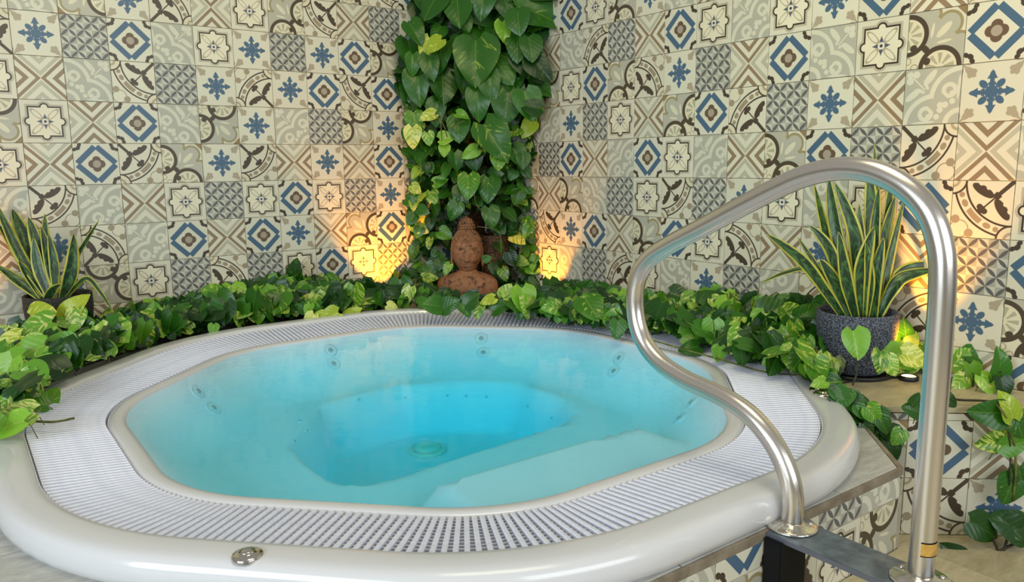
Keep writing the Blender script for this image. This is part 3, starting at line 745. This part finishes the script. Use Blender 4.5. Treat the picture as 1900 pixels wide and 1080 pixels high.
snake_plant('short snake plant with yellow edged leaves in the stippled black pot', Vector((LPC.x, LPC.y, ZP+LPH-.05)), 3.56, [
    ((90, 556), (35, 470), (-10, 372), 17, -.02, 10), ((88, 556), (48, 450), (22, 388), 24, .05, 10), ((90, 556), (70, 460), (52, 402), 20, .0, 10),
    ((100, 556), (86, 470), (83, 396), 15, .05, 0), ((103, 556), (100, 490), (90, 434), 14, -.02, 0), ((116, 556), (132, 500), (137, 434), 22, .0, 10),
    ((118, 554), (140, 480), (184, 407), 9, .05, 40), ((76, 556), (30, 520), (-8, 492), 18, -.08, 10), ((80, 556), (36, 480), (-12, 400), 15, .04, 10),
    ((122, 554), (163, 517), (213, 582), 8, -.08, 30), ((85, 556), (98, 540), (114, 527), 15, -.12, 0), ((124, 554), (166, 514), (176, 554), 5, .0, 30),
    ((78, 556), (50, 510), (34, 484), 14, -.04, 10), ((95, 556), (72, 500), (62, 440), 18, -.03, 10), ((108, 556), (96, 500), (76, 420), 18, -.01, 10)])

# ---- carved bust
def bust():
    base = Vector((-.375, -.355, ZP)); d = CAM-base; yaw = math.atan2(d.y, d.x)+R(90)
    t = empty('carved_bust', base, yaw); tag(t, 'weathered terracotta bust with curled hair sitting among leaves in the corner', 'statue')
    S = 1.0
    prof = [(-.0, .192, .098), (.04, .190, .100), (.08, .190, .103), (.11, .186, .104), (.135, .182, .100), (.155, .166, .090), (.170, .138, .078), (.182, .100, .066), (.192, .066, .056), (.205, .052, .050), (.225, .050, .049), (.25, .05, .05)]
    vs, fs = [], []; seg = 64
    for z, rx, ry in prof:
        for k in range(seg):
            a = 2*math.pi*k/seg; c, s = math.cos(a), math.sin(a)
            e = .78 if z < .16 else 1
            x = rx*math.copysign(abs(c)**e, c); y = ry*math.copysign(abs(s)**e, s)
            if z < .15:
                gr_ = math.exp(-((abs(x)-.118)/.012)**2); y *= 1-.22*gr_        # arm groove
                if y < 0: y -= .012*math.exp(-(x/.08)**2)*math.exp(-((z-.1)/.06)**2)
                if y < 0 and x > .03: y -= .004*math.sin((x+z*.35)*260)
            vs.append((x, y, z))
    for i in range(len(prof)-1):
        for k in range(seg): fs.append((i*seg+k, i*seg+(k+1) % seg, (i+1)*seg+(k+1) % seg, (i+1)*seg+k))
    fs.append(tuple(range(seg-1, -1, -1)))
    o = pyo('torso', vs, fs, M_terra, t, True)
    # head
    vs, fs = [], []; nu, nv = 96, 72; cz, rx, ry, rz = .320, .094, .100, .138
    G = lambda x, s: math.exp(-(x/s)**2)
    for j in range(nv+1):
        ph = math.pi*j/nv
        for i in range(nu):
            th = 2*math.pi*i/nu
            x, y, z = math.sin(ph)*math.cos(th), math.sin(ph)*math.sin(th), math.cos(ph)
            X_, Y_, Z_ = x*rx*(1-.16*max(0, -z)), y*ry, z*rz
            if z < 0: Y_ *= 1-.12*(-z)
            zz = Z_+cz
            if y < 0:
                f = min(1, -y*2.2)
                dy = .024*G(X_, .0115)*(ss(.345, .275, zz))*(1 if zz > .268 else G(zz-.268, .008))     # nose
                dy += .010*G(X_-math.copysign(.012, X_), .008)*G(zz-.272, .010)                         # nostril wings
                dy += .009*G(zz-(.352-.9*(abs(X_)-.036)**2*12), .007)*G(abs(X_)-.036, .028)              # brow ridge
                dy -= .010*G(abs(X_)-.036, .022)*G(zz-.330, .014)                                        # socket
                dy += .009*G(abs(X_)-.037, .020)*G(zz-.322, .010)                                        # lid
                dy -= .004*G(abs(X_)-.037, .020)*G(zz-.3115, .0025)
                dy += .010*G(X_, .026)*(G(zz-.251, .0055)+1.05*G(zz-.237, .0065))                        # lips
                dy -= .006*G(X_, .028)*G(zz-.2445, .0022)
                dy += .007*G(X_, .022)*G(zz-.208, .014)+.004*G(abs(X_)-.045, .02)*G(zz-.27, .025)        # chin, cheeks
                dy += .0035*(1 if zz > .386+.02*G(X_, .03) else 0)
                Y_ -= dy*f
            vs.append((X_, Y_-.006, zz))
    for j in range(nv):
        for i in range(nu): fs.append((j*nu+i, j*nu+(i+1) % nu, (j+1)*nu+(i+1) % nu, (j+1)*nu+i))
    pyo('head', vs, fs, M_terra, t, True)
    for s in (-1, 1):
        bm = bmesh.new(); bmesh.ops.create_uvsphere(bm, u_segments=14, v_segments=14, radius=1)
        for v in bm.verts:
            z = v.co.z; v.co = Vector((s*.090+v.co.x*.010+s*.004*(z < -.4), v.co.y*(.017 if z > -.2 else .011)+.006, .292+z*.072))
        bmo('ear', bm, M_terra, t, True)
    lathe('topknot', [(.050, .43), (.046, .455), (.043, .480), (.036, .502), (.022, .518), (.001, .524)], M_terra, t, seg=24)
    vs, fs = [], []; bm0 = bmesh.new(); bmesh.ops.create_icosphere(bm0, subdivisions=1, radius=1)
    bv = [v.co.copy() for v in bm0.verts]; bf = [tuple(v.index for v in f.verts) for f in bm0.faces]; bm0.free()
    def curl(c, r):
        b = len(vs); vs.extend([c+v*r for v in bv]); fs.extend([tuple(b+q for q in f) for f in bf])
    for i in range(620):
        z = 1-2*(i+.5)/620; th = i*2.399963; q_ = math.sqrt(1-z*z); x, y = q_*math.cos(th), q_*math.sin(th); zz = z*rz+cz
        if zz > .462 or zz < .25 or (y < .12 and zz < .394-.02*(1-abs(x)) and not (y > -.05 and zz > .37)): continue
        curl(Vector((x*rx*1.02, y*ry*1.02-.006, zz+.002)), .0088)
    for z, r in ((.462, .047), (.478, .045), (.494, .040), (.508, .030), (.518, .016)):
        n_ = int(2*math.pi*r/.018)
        for i in range(n_): w = 2*math.pi*(i+z*30)/n_; curl(Vector((r*math.cos(w), r*math.sin(w)-.002, z)), .0095)
    curl(Vector((0, 0, .527)), .009)
    o = pyo('hair_curl', vs, fs, M_terra, t, True); o['kind'] = 'stuff'
bust()

# ---- small warm uplights
M_lens = bpy.data.materials.new('warm_lens'); M_lens.use_nodes = True; b = M_lens.node_tree.nodes['Principled BSDF']
b.inputs['Emission Color'].default_value = (1, .62, .16, 1); b.inputs['Emission Strength'].default_value = 14; b.inputs['Base Color'].default_value = (1, .8, .4, 1)
def uplight(loc, aim, e, label, spot=84):
    t = empty('uplight', loc); tag(t, label, 'spotlight')
    lathe('housing', [(.001, 0), (.032, 0), (.034, .003), (.034, .014), (.031, .017), (.026, .017), (.025, .013)], M_black2, t, seg=24)
    lathe('lens', [(.0255, .013), (.02, .0155), (.001, .0165)], M_lens, t, seg=20)
    l = bpy.data.lights.new('uplight_lamp', 'SPOT'); l.energy = e; l.color = (1.0, .37, .010); l.spot_size = R(spot); l.spot_blend = .6; l.shadow_soft_size = .02
    o = bpy.data.objects.new('uplight_lamp', l); COL.objects.link(o); o.parent = t; o.location = (0, 0, .026)
    o.rotation_euler = Vector(aim).to_track_quat('-Z', 'Y').to_euler()
    return t
lp = onz(1686, 700, ZS+.01)
CLEAR = [(-.80, -.17), (-.15, -.73), (-2.98, -.14)]     # nothing grows right over the uplights
def over_lamp(p): return any(math.hypot(p[0]-a, p[1]-b) < .16 for a, b in CLEAR) and p[2] > ZP-.02 and p[2] < -.35
uplight((lp.x, lp.y, ZS), (.17, .10, 1), 52, 'small round warm uplight glowing on the corner shelf right of the grey pot', 66)
uplight((-.80, -.17, ZP), (0.03, .32, 1), 52, 'small warm uplight among leaves left of the carved bust')
uplight((-.15, -.73, ZP), (.32, .0, 1), 26, 'small warm uplight among leaves right of the carved bust')
uplight((-2.98, -.14, ZP), (0, .3, 1), 26, 'small warm uplight on the platform behind the short snake plant')
cp = [onz(x, y, ZS+.004) for x, y in ((1525, 716), (1548, 712), (1580, 708), (1622, 706), (1655, 701), (1672, 698))]
tag(tubeo('power_cord', catmull(cp, 6), .0035, M_black2, None, 8), 'thin black cord lying on the corner shelf before the grey pot', 'cord')

# ================================================================== TRAILING PLANTS
def leaf_shape(seed, n=8, wid=.42):
    rnd = random.Random(seed); vs, uv, fs = [], [], []
    bend = rnd.uniform(.15, .5); fold = rnd.uniform(.10, .35); wav = rnd.uniform(0, 6); asym = rnd.uniform(-.12, .12); tw = rnd.uniform(-.3, .3)
    us = (-1, -.62, -.25, 0, .25, .62, 1)
    for i in range(n+1):
        f = i/n; w = wid*(math.sin(math.pi*min(1, f**.62)))**.62*(1-.12*f) if 0 < f < 1 else .004
        if i == 0: w = .17
        for u in us:
            x = u*w*(1+asym*u); back = -.17*(abs(u)**1.6)*(1-f)**1.3
            y = f+back
            z = fold*abs(x)-bend*(f-.3)**2*(1 if f > .3 else .3)+.025*math.sin(wav+u*3+f*7)*abs(u)-.25*x*x
            z += tw*x*f
            vs.append((x, y, z)); uv.append((u*w/wid, f))
    m_ = len(us)
    for i in range(n):
        for j in range(m_-1): fs.append((i*m_+j, i*m_+j+1, (i+1)*m_+j+1, (i+1)*m_+j))
    return vs, uv, fs
SHAPES = [leaf_shape(i, wid=[.46, .51, .43, .55, .48, .41][i]) for i in range(6)]
SMALL = [leaf_shape(20+i, n=5, wid=.48) for i in range(3)]
LM = {}
def lmesh(i, mat):
    k = (i, mat.name)
    if k not in LM: vs, uv, fs = SHAPES[i]; LM[k] = mesh('leaf', vs, fs, mat, True, uv)
    return LM[k]
def frame(tip, nrm):
    y = tip.normalized(); z = (nrm-y*nrm.dot(y)).normalized(); x = y.cross(z)
    return Matrix((x, y, z)).transposed()
class Plant:
    def __init__(s, name, loc, label, group=None):
        s.t = empty(name, loc); tag(s.t, label, 'plant', group); s.o = Vector(loc); s.n = 0; s.buf = {}; s.stems = ([], []); s.pet = ([], [])
    def leaf(s, base, tip, nrm, size, mat, stem=None):
        if over_lamp(Vector(base)+Vector(tip).normalized()*size*.5): return
        base = Vector(base)-s.o; m3 = frame(Vector(tip), Vector(nrm))
        if s.n < 290 and size > .035:
            o = link('leaf', lmesh(random.randrange(6), mat), s.t)
            o.matrix_local = Matrix.Translation(base) @ m3.to_4x4() @ Matrix.Diagonal((size*random.choice((-1, 1)) if False else size, size, size, 1)); s.n += 1
        else: s.small(base+s.o, tip, nrm, size, mat)
        if stem is not None: s.petiole(base, Vector(stem)-s.o)
    def petiole(s, a, b):
        v = (a-b); mid = (a+b)/2+Vector((0, 0, v.length*.15))
        vs, fs = tube_data([b, mid, a], .0016, 4, len(s.pet[0])); s.pet[0].extend(vs); s.pet[1].extend(fs)
    def small(s, base, tip, nrm, size, mat):
        if over_lamp(Vector(base)+Vector(tip).normalized()*size*.5): return
        base = Vector(base)-s.o; m3 = frame(Vector(tip), Vector(nrm)); vs, uv, fs = SMALL[random.randrange(3)]
        B = s.buf.setdefault(mat.name, ([], [], [], mat)); b = len(B[0])
        for v, u in zip(vs, uv): B[0].append(base+m3 @ (Vector(v)*size)); B[1].append(u)
        B[2].extend([tuple(b+q for q in f) for f in fs])
    def stem(s, pts, r=.0035, mat=M_stem, k=5):
        P = catmull([Vector(p)-s.o for p in pts], k); tubeo('stem', P, r, mat, s.t, 6)
    def done(s):
        for k, (vs, uv, fs, mat) in s.buf.items():
            o = pyo('foliage', vs, fs, mat, s.t, True, uv); o['kind'] = 'stuff'
        if s.pet[0]: pyo('petiole', s.pet[0], s.pet[1], M_stem, s.t, True)['kind'] = 'stuff'
def scr(ang, tz=0):     # direction in the picture plane, plus a bit towards the viewer
    a = R(ang); return CR*math.cos(a)+CU*math.sin(a)-CF*tz
rnd = random.random
def jit(k): return Vector((random.uniform(-k, k), random.uniform(-k, k), random.uniform(-k, k)))
def hero(pl, px, py, size, ang, mat, dep, tilt=.25, up=.5, j=.3):
    """size in pixels at that depth; centre of the blade at (px,py)"""
    L = size*dep/FPX; tip = scr(ang, random.uniform(0, tilt*1.6)).normalized(); c = ondep(px, py, dep)
    pl.leaf(c-tip*L*.48, tip, -CF+Vector((0, 0, up))+jit(j), L, mat, c-tip*L*.48-Vector((0, 0, .05))+CF*.03+jit(.02))
def interp(prof, x):
    for (a, ya), (b, yb) in zip(prof, prof[1:]):
        if a <= x <= b: return ya+(yb-ya)*(x-a)/(b-a)
    return prof[0][1] if x < prof[0][0] else prof[-1][1]
def dep_of(p): return (Vector(p)-CAM).dot(CF)
def band(pl, top, bot, dep_top, dep_bot, n, smin, smax, mats, x0, x1, under=0):
    """leaves over a bank between two profiles; world depth runs from the rim side to the wall side"""
    for i in range(n+under):
        px = random.uniform(x0, x1); yt, yb = interp(top, px), interp(bot, px); f = rnd()
        py = yb+(yt-yb)*f; d0, d1 = dep_bot(px, yb), dep_top(px, yt); dp = d0+(d1-d0)*f
        hid = i >= n
        L = random.uniform(smin, smax)*(.8+.5*rnd()); Lp = L*FPX/dp
        if hid: dp += .05
        py = max(py, yt+Lp*.25); py = min(py, yb-Lp*.62)
        ang = random.choice((-90, -90, -60, -120, -30, -150, 0, 180, 60, 120))+random.uniform(-25, 25)
        tip = scr(ang, random.uniform(-.2, .9)).normalized(); c = ondep(px, py, dp)
        nrm = -CF*.8+Vector((0, 0, 1.0))+jit(.55)
        mat = random.choice(mats)
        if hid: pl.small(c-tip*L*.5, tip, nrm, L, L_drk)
        else: pl.leaf(c-tip*L*.5, tip, nrm, L, mat, c-tip*L*.5-Vector((0, 0, .03))+jit(.02))
random.seed(11)
# -- bank along the left wall
pl = Plant('trailing_pothos', (-1.7, -.3, ZP), 'variegated pothos trailing between the tub rim and the left wall')
topL = [(190, 592), (240, 575), (300, 562), (340, 560), (380, 545), (420, 538), (470, 528), (500, 522), (560, 520), (600, 516), (640, 535), (700, 520), (760, 505), (810, 520)]
botL = [(190, 664), (240, 650), (313, 630), (400, 615), (495, 598), (558, 590), (600, 588), (668, 580), (741, 572), (810, 570)]
dl_b = lambda px, py: dep_of(onz(px, py, -.70)); dl_t = lambda px, py: dep_of(ony(px, py, -.06))
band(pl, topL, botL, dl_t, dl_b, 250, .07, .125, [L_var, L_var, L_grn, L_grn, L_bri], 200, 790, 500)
for h in ((548, 500, 42, 85, L_drk), (286, 582, 46, 95, L_bri), (218, 599, 40, 85, L_bri), (205, 634, 34, -90, L_grn), (272, 630, 34, -80, L_var), (420, 560, 44, -30, L_grn), (396, 548, 40, 20, L_drk),
          (468, 565, 40, -60, L_var), (610, 590, 42, -150, L_yel), (640, 598, 40, -140, L_yel), (655, 580, 36, 30, L_yel), (590, 590, 34, -170, L_yel), (575, 598, 34, -120, L_yel), (628, 608, 34, -120, L_yel), (728, 570, 22, -20, L_yel),
          (690, 535, 46, -120, L_grn), (745, 540, 46, -80, L_grn), (480, 590, 26, -100, L_var), (395, 612, 22, -90, L_bri), (760, 520, 30, -150, L_bri), (640, 560, 34, -90, L_var)):
    dd = dl_b(h[0], interp(botL, h[0])); d2 = dl_t(h[0], interp(topL, h[0])); f = (interp(botL, h[0])-h[1])/(interp(botL, h[0])-interp(topL, h[0])); hero(pl, *h, dd+(d2-dd)*max(0, min(1, f))-.04)
pl.stem([onz(x, y, -.75) for x, y in ((70, 700), (150, 680), (230, 655), (300, 635), (400, 614), (500, 597), (560, 588))], .004, M_stem2)
pl.stem([onz(x, y, -.755) for x, y in ((120, 672), (200, 650), (280, 625), (380, 605), (470, 592), (600, 578))], .004, M_stem2)
pl.stem([onz(x, y, -.755) for x, y in ((150, 645), (240, 632), (330, 608), (420, 598), (520, 580))], .003, M_stem2)
pl.stem([onz(x, y, -.755) for x, y in ((150, 662), (230, 642), (330, 622), (400, 606))], .004, M_stem2)
pl.done()
# -- bright bank at the near left corner
pl = Plant('trailing_pothos', (-2.7, -1.2, ZP), 'bright lime pothos spilling over the left rim of the tub, largest leaves')
topN = [(-60, 640), (0, 610), (60, 600), (120, 590), (160, 590), (200, 600), (260, 610)]
botN = [(-60, 830), (0, 800), (40, 760), (60, 735), (100, 712), (168, 676), (240, 648), (260, 640)]
dn_b = lambda px, py: dep_of(onz(px, py, -.66)); dn_t = lambda px, py: dep_of(ony(px, py, -.45))
band(pl, topN, botN, dn_t, dn_b, 60, .065, .10, [L_bri, L_var, L_bri], -50, 240, 160)
for h in ((78, 582, 52, 10, L_yel), (66, 606, 58, 200, L_bri), (140, 572, 62, 55, L_yel), (139, 594, 44, -85, L_bri), (103, 638, 60, 175, L_bri), (165, 630, 48, 0, L_bri), (53, 655, 62, -150, L_bri), (12, 640, 60, -140, L_yel),
          (14, 668, 52, -160, L_bri), (64, 688, 66, -170, L_bri), (107, 668, 46, 70, L_bri), (48, 714, 54, -150, L_bri), (10, 692, 62, -110, L_bri), (95, 742, 52, 60, L_bri), (141, 767, 44, 10, L_bri),
          (26, 742, 54, -160, L_var), (22, 770, 72, 190, L_bri), (12, 792, 70, 200, L_bri), (68, 748, 40, 160, L_var), (110, 770, 40, 80, L_grn), (146, 658, 20, -60, L_yel), (202, 632, 40, -95, L_grn)):
    f = (interp(botN, h[0])-h[1])/(interp(botN, h[0])-interp(topN, h[0])); dd = dn_b(h[0], interp(botN, h[0])); d2 = dn_t(h[0], interp(topN, h[0])); hero(pl, *h, dd+(d2-dd)*max(0, min(1, f))-.05, .25, .7)
pl.stem([onz(x, y, -.672) for x, y in ((-40, 790), (20, 785), (60, 782), (100, 783), (138, 776))], .004)
pl.stem([onz(x, y, -.70) for x, y in ((-30, 720), (30, 700), (80, 690), (110, 660))]+[ondep(140, 620, 3.2)], .004)
pl.done()
# -- bank along the right wall
pl = Plant('trailing_pothos', (-.1, -1.6, ZP), 'variegated pothos trailing along the right wall onto the overflow grate')
topR = [(940, 520), (1000, 522), (1040, 528), (1090, 528), (1130, 545), (1180, 548), (1240, 552), (1300, 552), (1340, 545), (1400, 565), (1440, 560), (1500, 560), (1540, 575), (1570, 640)]
botR = [(940, 588), (1000, 592), (1060, 604), (1120, 610), (1170, 617), (1220, 621), (1300, 638), (1340, 654), (1400, 678), (1440, 686), (1480, 704), (1540, 735), (1570, 735)]
dr_b = lambda px, py: dep_of(onz(px, py, -.675)); dr_t = lambda px, py: dep_of(onx(px, py, -.05))
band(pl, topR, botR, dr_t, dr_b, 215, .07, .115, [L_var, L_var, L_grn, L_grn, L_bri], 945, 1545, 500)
for h in ((1437, 577, 60, 20, L_grn), (1502, 577, 52, 30, L_grn), (1477, 580, 40, 0, L_var), (1439, 662, 52, 200, L_bri), (1434, 680, 40, -120, L_grn), (1500, 646, 42, -90, L_var), (1480, 622, 50, -80, L_var), (1526, 672, 36, -100, L_bri),
          (1520, 710, 32, -170, L_bri), (1550, 704, 32, -20, L_grn), (1345, 628, 52, 200, L_grn), (1334, 657, 30, -100, L_bri), (1376, 660, 40, -85, L_grn), (1405, 650, 34, -80, L_var), (1278, 646, 40, 190, L_grn), (1288, 620, 46, 10, L_var),
          (1120, 540, 44, 130, L_grn), (1085, 540, 50, 60, L_grn), (1205, 555, 40, 100, L_grn), (1262, 550, 40, -20, L_drk), (1325, 555, 52, 25, L_grn), (1028, 575, 40, -100, L_grn), (1150, 570, 46, 70, L_bri), (1048, 545, 42, 140, L_drk),
          (1410, 600, 44, -120, L_bri), (1465, 640, 36, 60, L_grn), (1500, 690, 34, -60, L_bri), (1230, 600, 42, -160, L_bri), (1310, 605, 34, 70, L_yel), (1100, 590, 34, -90, L_grn), (1145, 612, 36, -95, L_grn)):
    f = (interp(botR, h[0])-h[1])/(interp(botR, h[0])-interp(topR, h[0])); dd = dr_b(h[0], interp(botR, h[0])); d2 = dr_t(h[0], interp(topR, h[0])); hero(pl, *h, dd+(d2-dd)*max(0, min(1, f))-.05)
pl.stem([onz(x, y, -.69) for x, y in ((1040, 590), (1120, 606), (1240, 640), (1340, 668), (1420, 690), (1500, 700), (1560, 730))], .0035)
pl.stem([onz(x, y, -.69) for x, y in ((950, 575), (1010, 578), (1060, 588), (1150, 618))], .0035)
pl.done()
# -- leaves round the corner shelf and hanging over its front
pl = Plant('hanging_pothos', (-.3, -3.1, ZS), 'pothos hanging over the front of the corner shelf at the far right')
FN = Vector((-math.sin(R(40)), -math.cos(R(40)), 0)); F0 = Vector((S0.x, S0.y, 0))+FN*.07
dface = lambda px, py: dep_of(onpl(px, py, F0, FN))
for h in ((1588, 640, 56, -85, L_bri, 2.62), (1587, 745, 34, -60, L_grn, 2.5), (1634, 672, 44, -100, L_var, 2.66), (1653, 680, 40, -60, L_bri, 2.66), (1672, 655, 52, 20, L_bri, 2.74), (1680, 612, 46, 100, L_grn, 2.85), (1697, 664, 50, -20, L_yel, 2.7),
          (1646, 636, 34, -80, L_yel, 2.8), (1690, 634, 44, 60, L_yel, 2.85), (1790, 662, 46, 30, L_bri, 2.75), (1812, 662, 44, -20, L_grn, 2.75), (1806, 694, 40, -80, L_bri, 2.7), (1771, 680, 44, 170, L_yel, 2.8), (1857, 677, 62, 88, L_grn, 2.62),
          (1862, 722, 44, -85, L_drk, 2.6), (1832, 714, 40, -60, L_bri, 2.62), (1780, 710, 34, -140, L_bri, 2.68)):
    hero(pl, *h[:5], h[5], .2, .3)
for h in ((1834, 766, 66, 178, L_grn), (1872, 752, 56, 110, L_yel), (1890, 790, 50, -70, L_grn), (1842, 822, 62, 188, L_var), (1884, 824, 52, 10, L_var), (1873, 910, 56, -110, L_grn), (1895, 890, 50, -80, L_grn), (1828, 984, 66, -30, L_drk), (1872, 972, 74, 160, L_drk), (1895, 985, 60, -20, L_drk),
          (1768, 1026, 52, 140, L_drk), (1762, 745, 36, -30, L_drk), (1640, 790, 40, -60, L_grn), (1665, 812, 34, -120, L_var), (1620, 770, 40, -50, L_var), (1596, 765, 30, -60, L_grn), (1655, 840, 40, -70, L_drk), (1690, 760, 34, 160, L_grn), (1700, 740, 26, 60, L_drk), (1610, 800, 34, -60, L_drk)):
    hero(pl, *h, dface(h[0], min(h[1], 900)), .1, .2)
for i in range(70):
    f = rnd(); px, py = 1555+f*105+random.uniform(-12, 12), 735+f*80+random.uniform(-10, 14); L = random.uniform(.05, .08); tip = scr(random.uniform(-120, -20), .3)
    c = ondep(px, py, dface(px, py)+.04); pl.small(c-tip*L*.5, tip, -CF+Vector((0, 0, .5))+jit(.5), L, random.choice((L_drk, L_grn)))
for i in range(60):
    px, py = random.uniform(1655, 1790), random.uniform(640, 690); 
    if 1690 < px < 1745 and rnd() < .6: continue
    L = random.uniform(.05, .09); tip = scr(random.uniform(-180, 180), .3); c = ondep(px, py, 2.85); pl.small(c-tip*L*.5, tip, -CF+Vector((0, 0, .6))+jit(.5), L, random.choice((L_var, L_bri, L_yel)))
q = lambda px, py: ondep(px, py, dface(px, min(py, 900)))
pl.stem([ondep(1800, 735, 2.7), ondep(1806, 700, 2.7), ondep(1790, 665, 2.72)], .003, M_stem2)
pl.stem([ondep(1804, 742, 2.7), ondep(1825, 700, 2.68), ondep(1857, 690, 2.62)], .003, M_stem2)
pl.stem([ondep(1805, 742, 2.68), q(1850, 752), q(1875, 800), q(1885, 860), q(1880, 930)], .004)
pl.stem([q(1850, 745), q(1868, 790), q(1875, 840), q(1872, 900)], .003, M_stem2)
pl.stem([q(1843, 1000), q(1852, 1024), q(1850, 1040), q(1845, 1030), q(1860, 1020), q(1900, 1000)], .0045, M_stem2)
pl.stem([q(1872, 985), q(1862, 1022), q(1848, 1030), q(1865, 1058), q(1910, 1075)], .004, M_stem2)
pl.stem([q(1846, 1045), q(1830, 1056), q(1806, 1066)], .004, M_stem2)
pl.stem([onz(x, y, ZS+.02) for x, y in ((1740, 735), (1780, 742), (1830, 744), (1880, 752))], .004, M_stem2)
pl.stem([q(1588, 664), q(1590, 690), q(1582, 715)], .003, M_stem2)
pl.done()
# -- climbing plant in the corner
pl = Plant('climbing_pothos', (-.2, -.2, ZP), 'tall climbing pothos covering the corner behind the carved bust')
tubeo('moss_pole', [Vector((0, 0, z*.1)) for z in range(0, 20)], .055, M_pole, pl.t, 12)
DG = Vector((-.7071, -.7071, 0)); LT_ = Vector((.7071, -.7071, 0))
def dcol(px, py, d=.48): return dep_of(onpl(px, py, DG*d, DG))
leftC = [(-40, 790), (60, 775), (120, 757), (200, 752), (300, 760), (400, 762), (500, 765), (560, 770)]
rightC = [(-40, 1010), (40, 1010), (90, 985), (150, 1015), (200, 1003), (250, 985), (300, 985), (400, 985), (500, 1010), (560, 1020)]
random.seed(5)
for h in ((882, 116, 92, -90, L_grn), (850, 22, 62, -85, L_grn), (860, 40, 44, -60, L_grn), (935, 132, 60, -55, L_grn), (962, 42, 48, -85, L_grn), (1003, 26, 96, -20, L_grn), (936, 60, 42, -80, L_bri), (790, 88, 42, -110, L_yel), (806, 84, 36, -140, L_yel), (810, 62, 36, -120, L_grn),
          (776, 162, 68, -88, L_grn), (822, 163, 62, -85, L_grn), (886, 192, 62, -90, L_grn), (980, 196, 58, -75, L_grn), (985, 120, 76, -60, L_drk), (1005, 128, 60, -50, L_drk), (918, 262, 84, -58, L_grn), (793, 216, 32, -160, L_yel), (858, 214, 26, -20, L_bri), (962, 292, 46, -60, L_grn),
          (985, 198, 40, 170, L_drk), (868, 346, 48, -90, L_var), (905, 352, 50, -92, L_grn), (856, 366, 42, -88, L_grn), (842, 392, 36, -110, L_grn), (911, 404, 40, -78, L_grn), (830, 256, 30, 10, L_bri), (824, 280, 24, -90, L_bri), (872, 285, 34, -150, L_bri), (795, 258, 26, -80, L_bri),
          (846, 300, 36, -80, L_grn), (880, 300, 36, -80, L_drk), (765, 120, 40, -90, L_grn), (770, 60, 50, -60, L_grn), (895, 5, 60, -100, L_grn), (940, 8, 60, -70, L_grn), (970, 300, 30, -90, L_grn), (925, 300, 32, -90, L_var), (765, 255, 40, -90, L_yel), (770, 225, 36, -80, L_var),
          (862, 140, 60, -95, L_drk), (910, 160, 60, -80, L_grn), (815, 110, 50, -100, L_grn), (800, 125, 50, -80, L_grn), (960, 90, 54, -90, L_grn), (985, 90, 50, -80, L_grn), (800, 10, 60, -120, L_grn), (960, 180, 60, -70, L_grn), (940, 200, 60, -95, L_grn), (850, 240, 50, -85, L_grn), (810, 210, 50, -95, L_grn)):
    hero(pl, *h, dcol(h[0], h[1], .60+random.uniform(-.05, .05)), .15, .25, .25)
N1 = 235
for i in range(N1+900):
    py = random.uniform(-30, 545); lo, hi = interp(leftC, py), interp(rightC, py); px = random.uniform(lo, hi)
    hid = i >= N1; lat = (px-875)/291.
    if not hid and 835 < px < 925 and py > 400: continue
    if 838 < px < 915 and 395 < py < 560 and hid: continue
    big = 1.0 if py < 180 else (.62 if py < 300 else .5)
    L = random.uniform(.09, .15)*(1.35*big)*(1.0 if not hid else .9)
    d = max(abs(lat)+.06, (.50 if not hid else random.uniform(.2, .42))+random.uniform(-.06, .04))
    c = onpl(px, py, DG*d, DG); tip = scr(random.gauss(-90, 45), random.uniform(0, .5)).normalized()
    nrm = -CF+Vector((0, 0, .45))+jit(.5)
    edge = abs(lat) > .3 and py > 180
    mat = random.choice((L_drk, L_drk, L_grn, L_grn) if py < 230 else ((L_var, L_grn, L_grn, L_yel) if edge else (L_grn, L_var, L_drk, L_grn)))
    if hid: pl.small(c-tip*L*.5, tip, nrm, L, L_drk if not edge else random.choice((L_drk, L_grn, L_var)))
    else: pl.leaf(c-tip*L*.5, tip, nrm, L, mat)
for pts in ([(830, 255), (822, 230), (806, 212)], [(820, 262), (818, 230), (820, 208)], [(838, 245), (845, 232), (862, 224)], [(880, 360), (884, 380), (900, 395)], [(885, 420), (925, 430), (930, 470)], [(965, 470), (968, 440), (962, 425)]):
    pl.stem([onpl(x, y, DG*.66, DG) for x, y in pts], .003, M_stem)
for h in ((962, 442, 20, 100, L_yel), (978, 446, 16, 60, L_yel), (960, 478, 38, 60, L_bri), (985, 500, 38, 35, L_bri), (975, 470, 24, 80, L_yel), (758, 488, 24, 150, L_yel), (744, 492, 20, 170, L_yel), (830, 500, 24, -120, L_bri), (798, 515, 30, 0, L_var), (755, 505, 26, -60, L_yel), (1004, 512, 26, 60, L_yel), (905, 480, 18, 20, L_grn), (940, 455, 24, 90, L_grn)):
    hero(pl, *h, dcol(h[0], h[1], .66), .15, .25, .25)
pl.done()
# -- low leaves in front of the bust
pl = Plant('trailing_pothos', (-.55, -.5, ZP), 'low pothos leaves between the carved bust and the tub rim')
topB = [(770, 540), (820, 560), (870, 564), (925, 558), (960, 530), (1000, 535)]; botB = [(770, 572), (860, 574), (1000, 584)]
band(pl, topB, botB, lambda x, y: dep_of(onpl(x, y, DG*.72, DG)), lambda x, y: dep_of(onz(x, y, -.68)), 48, .055, .085, [L_var, L_grn, L_grn], 775, 990, 90)
for h in ((835, 565, 40, 30, L_grn), (862, 572, 36, -60, L_grn), (875, 555, 34, 40, L_grn), (904, 557, 30, 200, L_yel), (888, 575, 34, -100, L_var), (930, 568, 38, 30, L_grn), (965, 573, 40, -90, L_grn), (985, 575, 36, -60, L_drk), (940, 540, 32, 60, L_var), (800, 566, 40, 170, L_grn)):
    hero(pl, *h, dep_of(onz(h[0], 586, -.68))-.03)
pl.done()
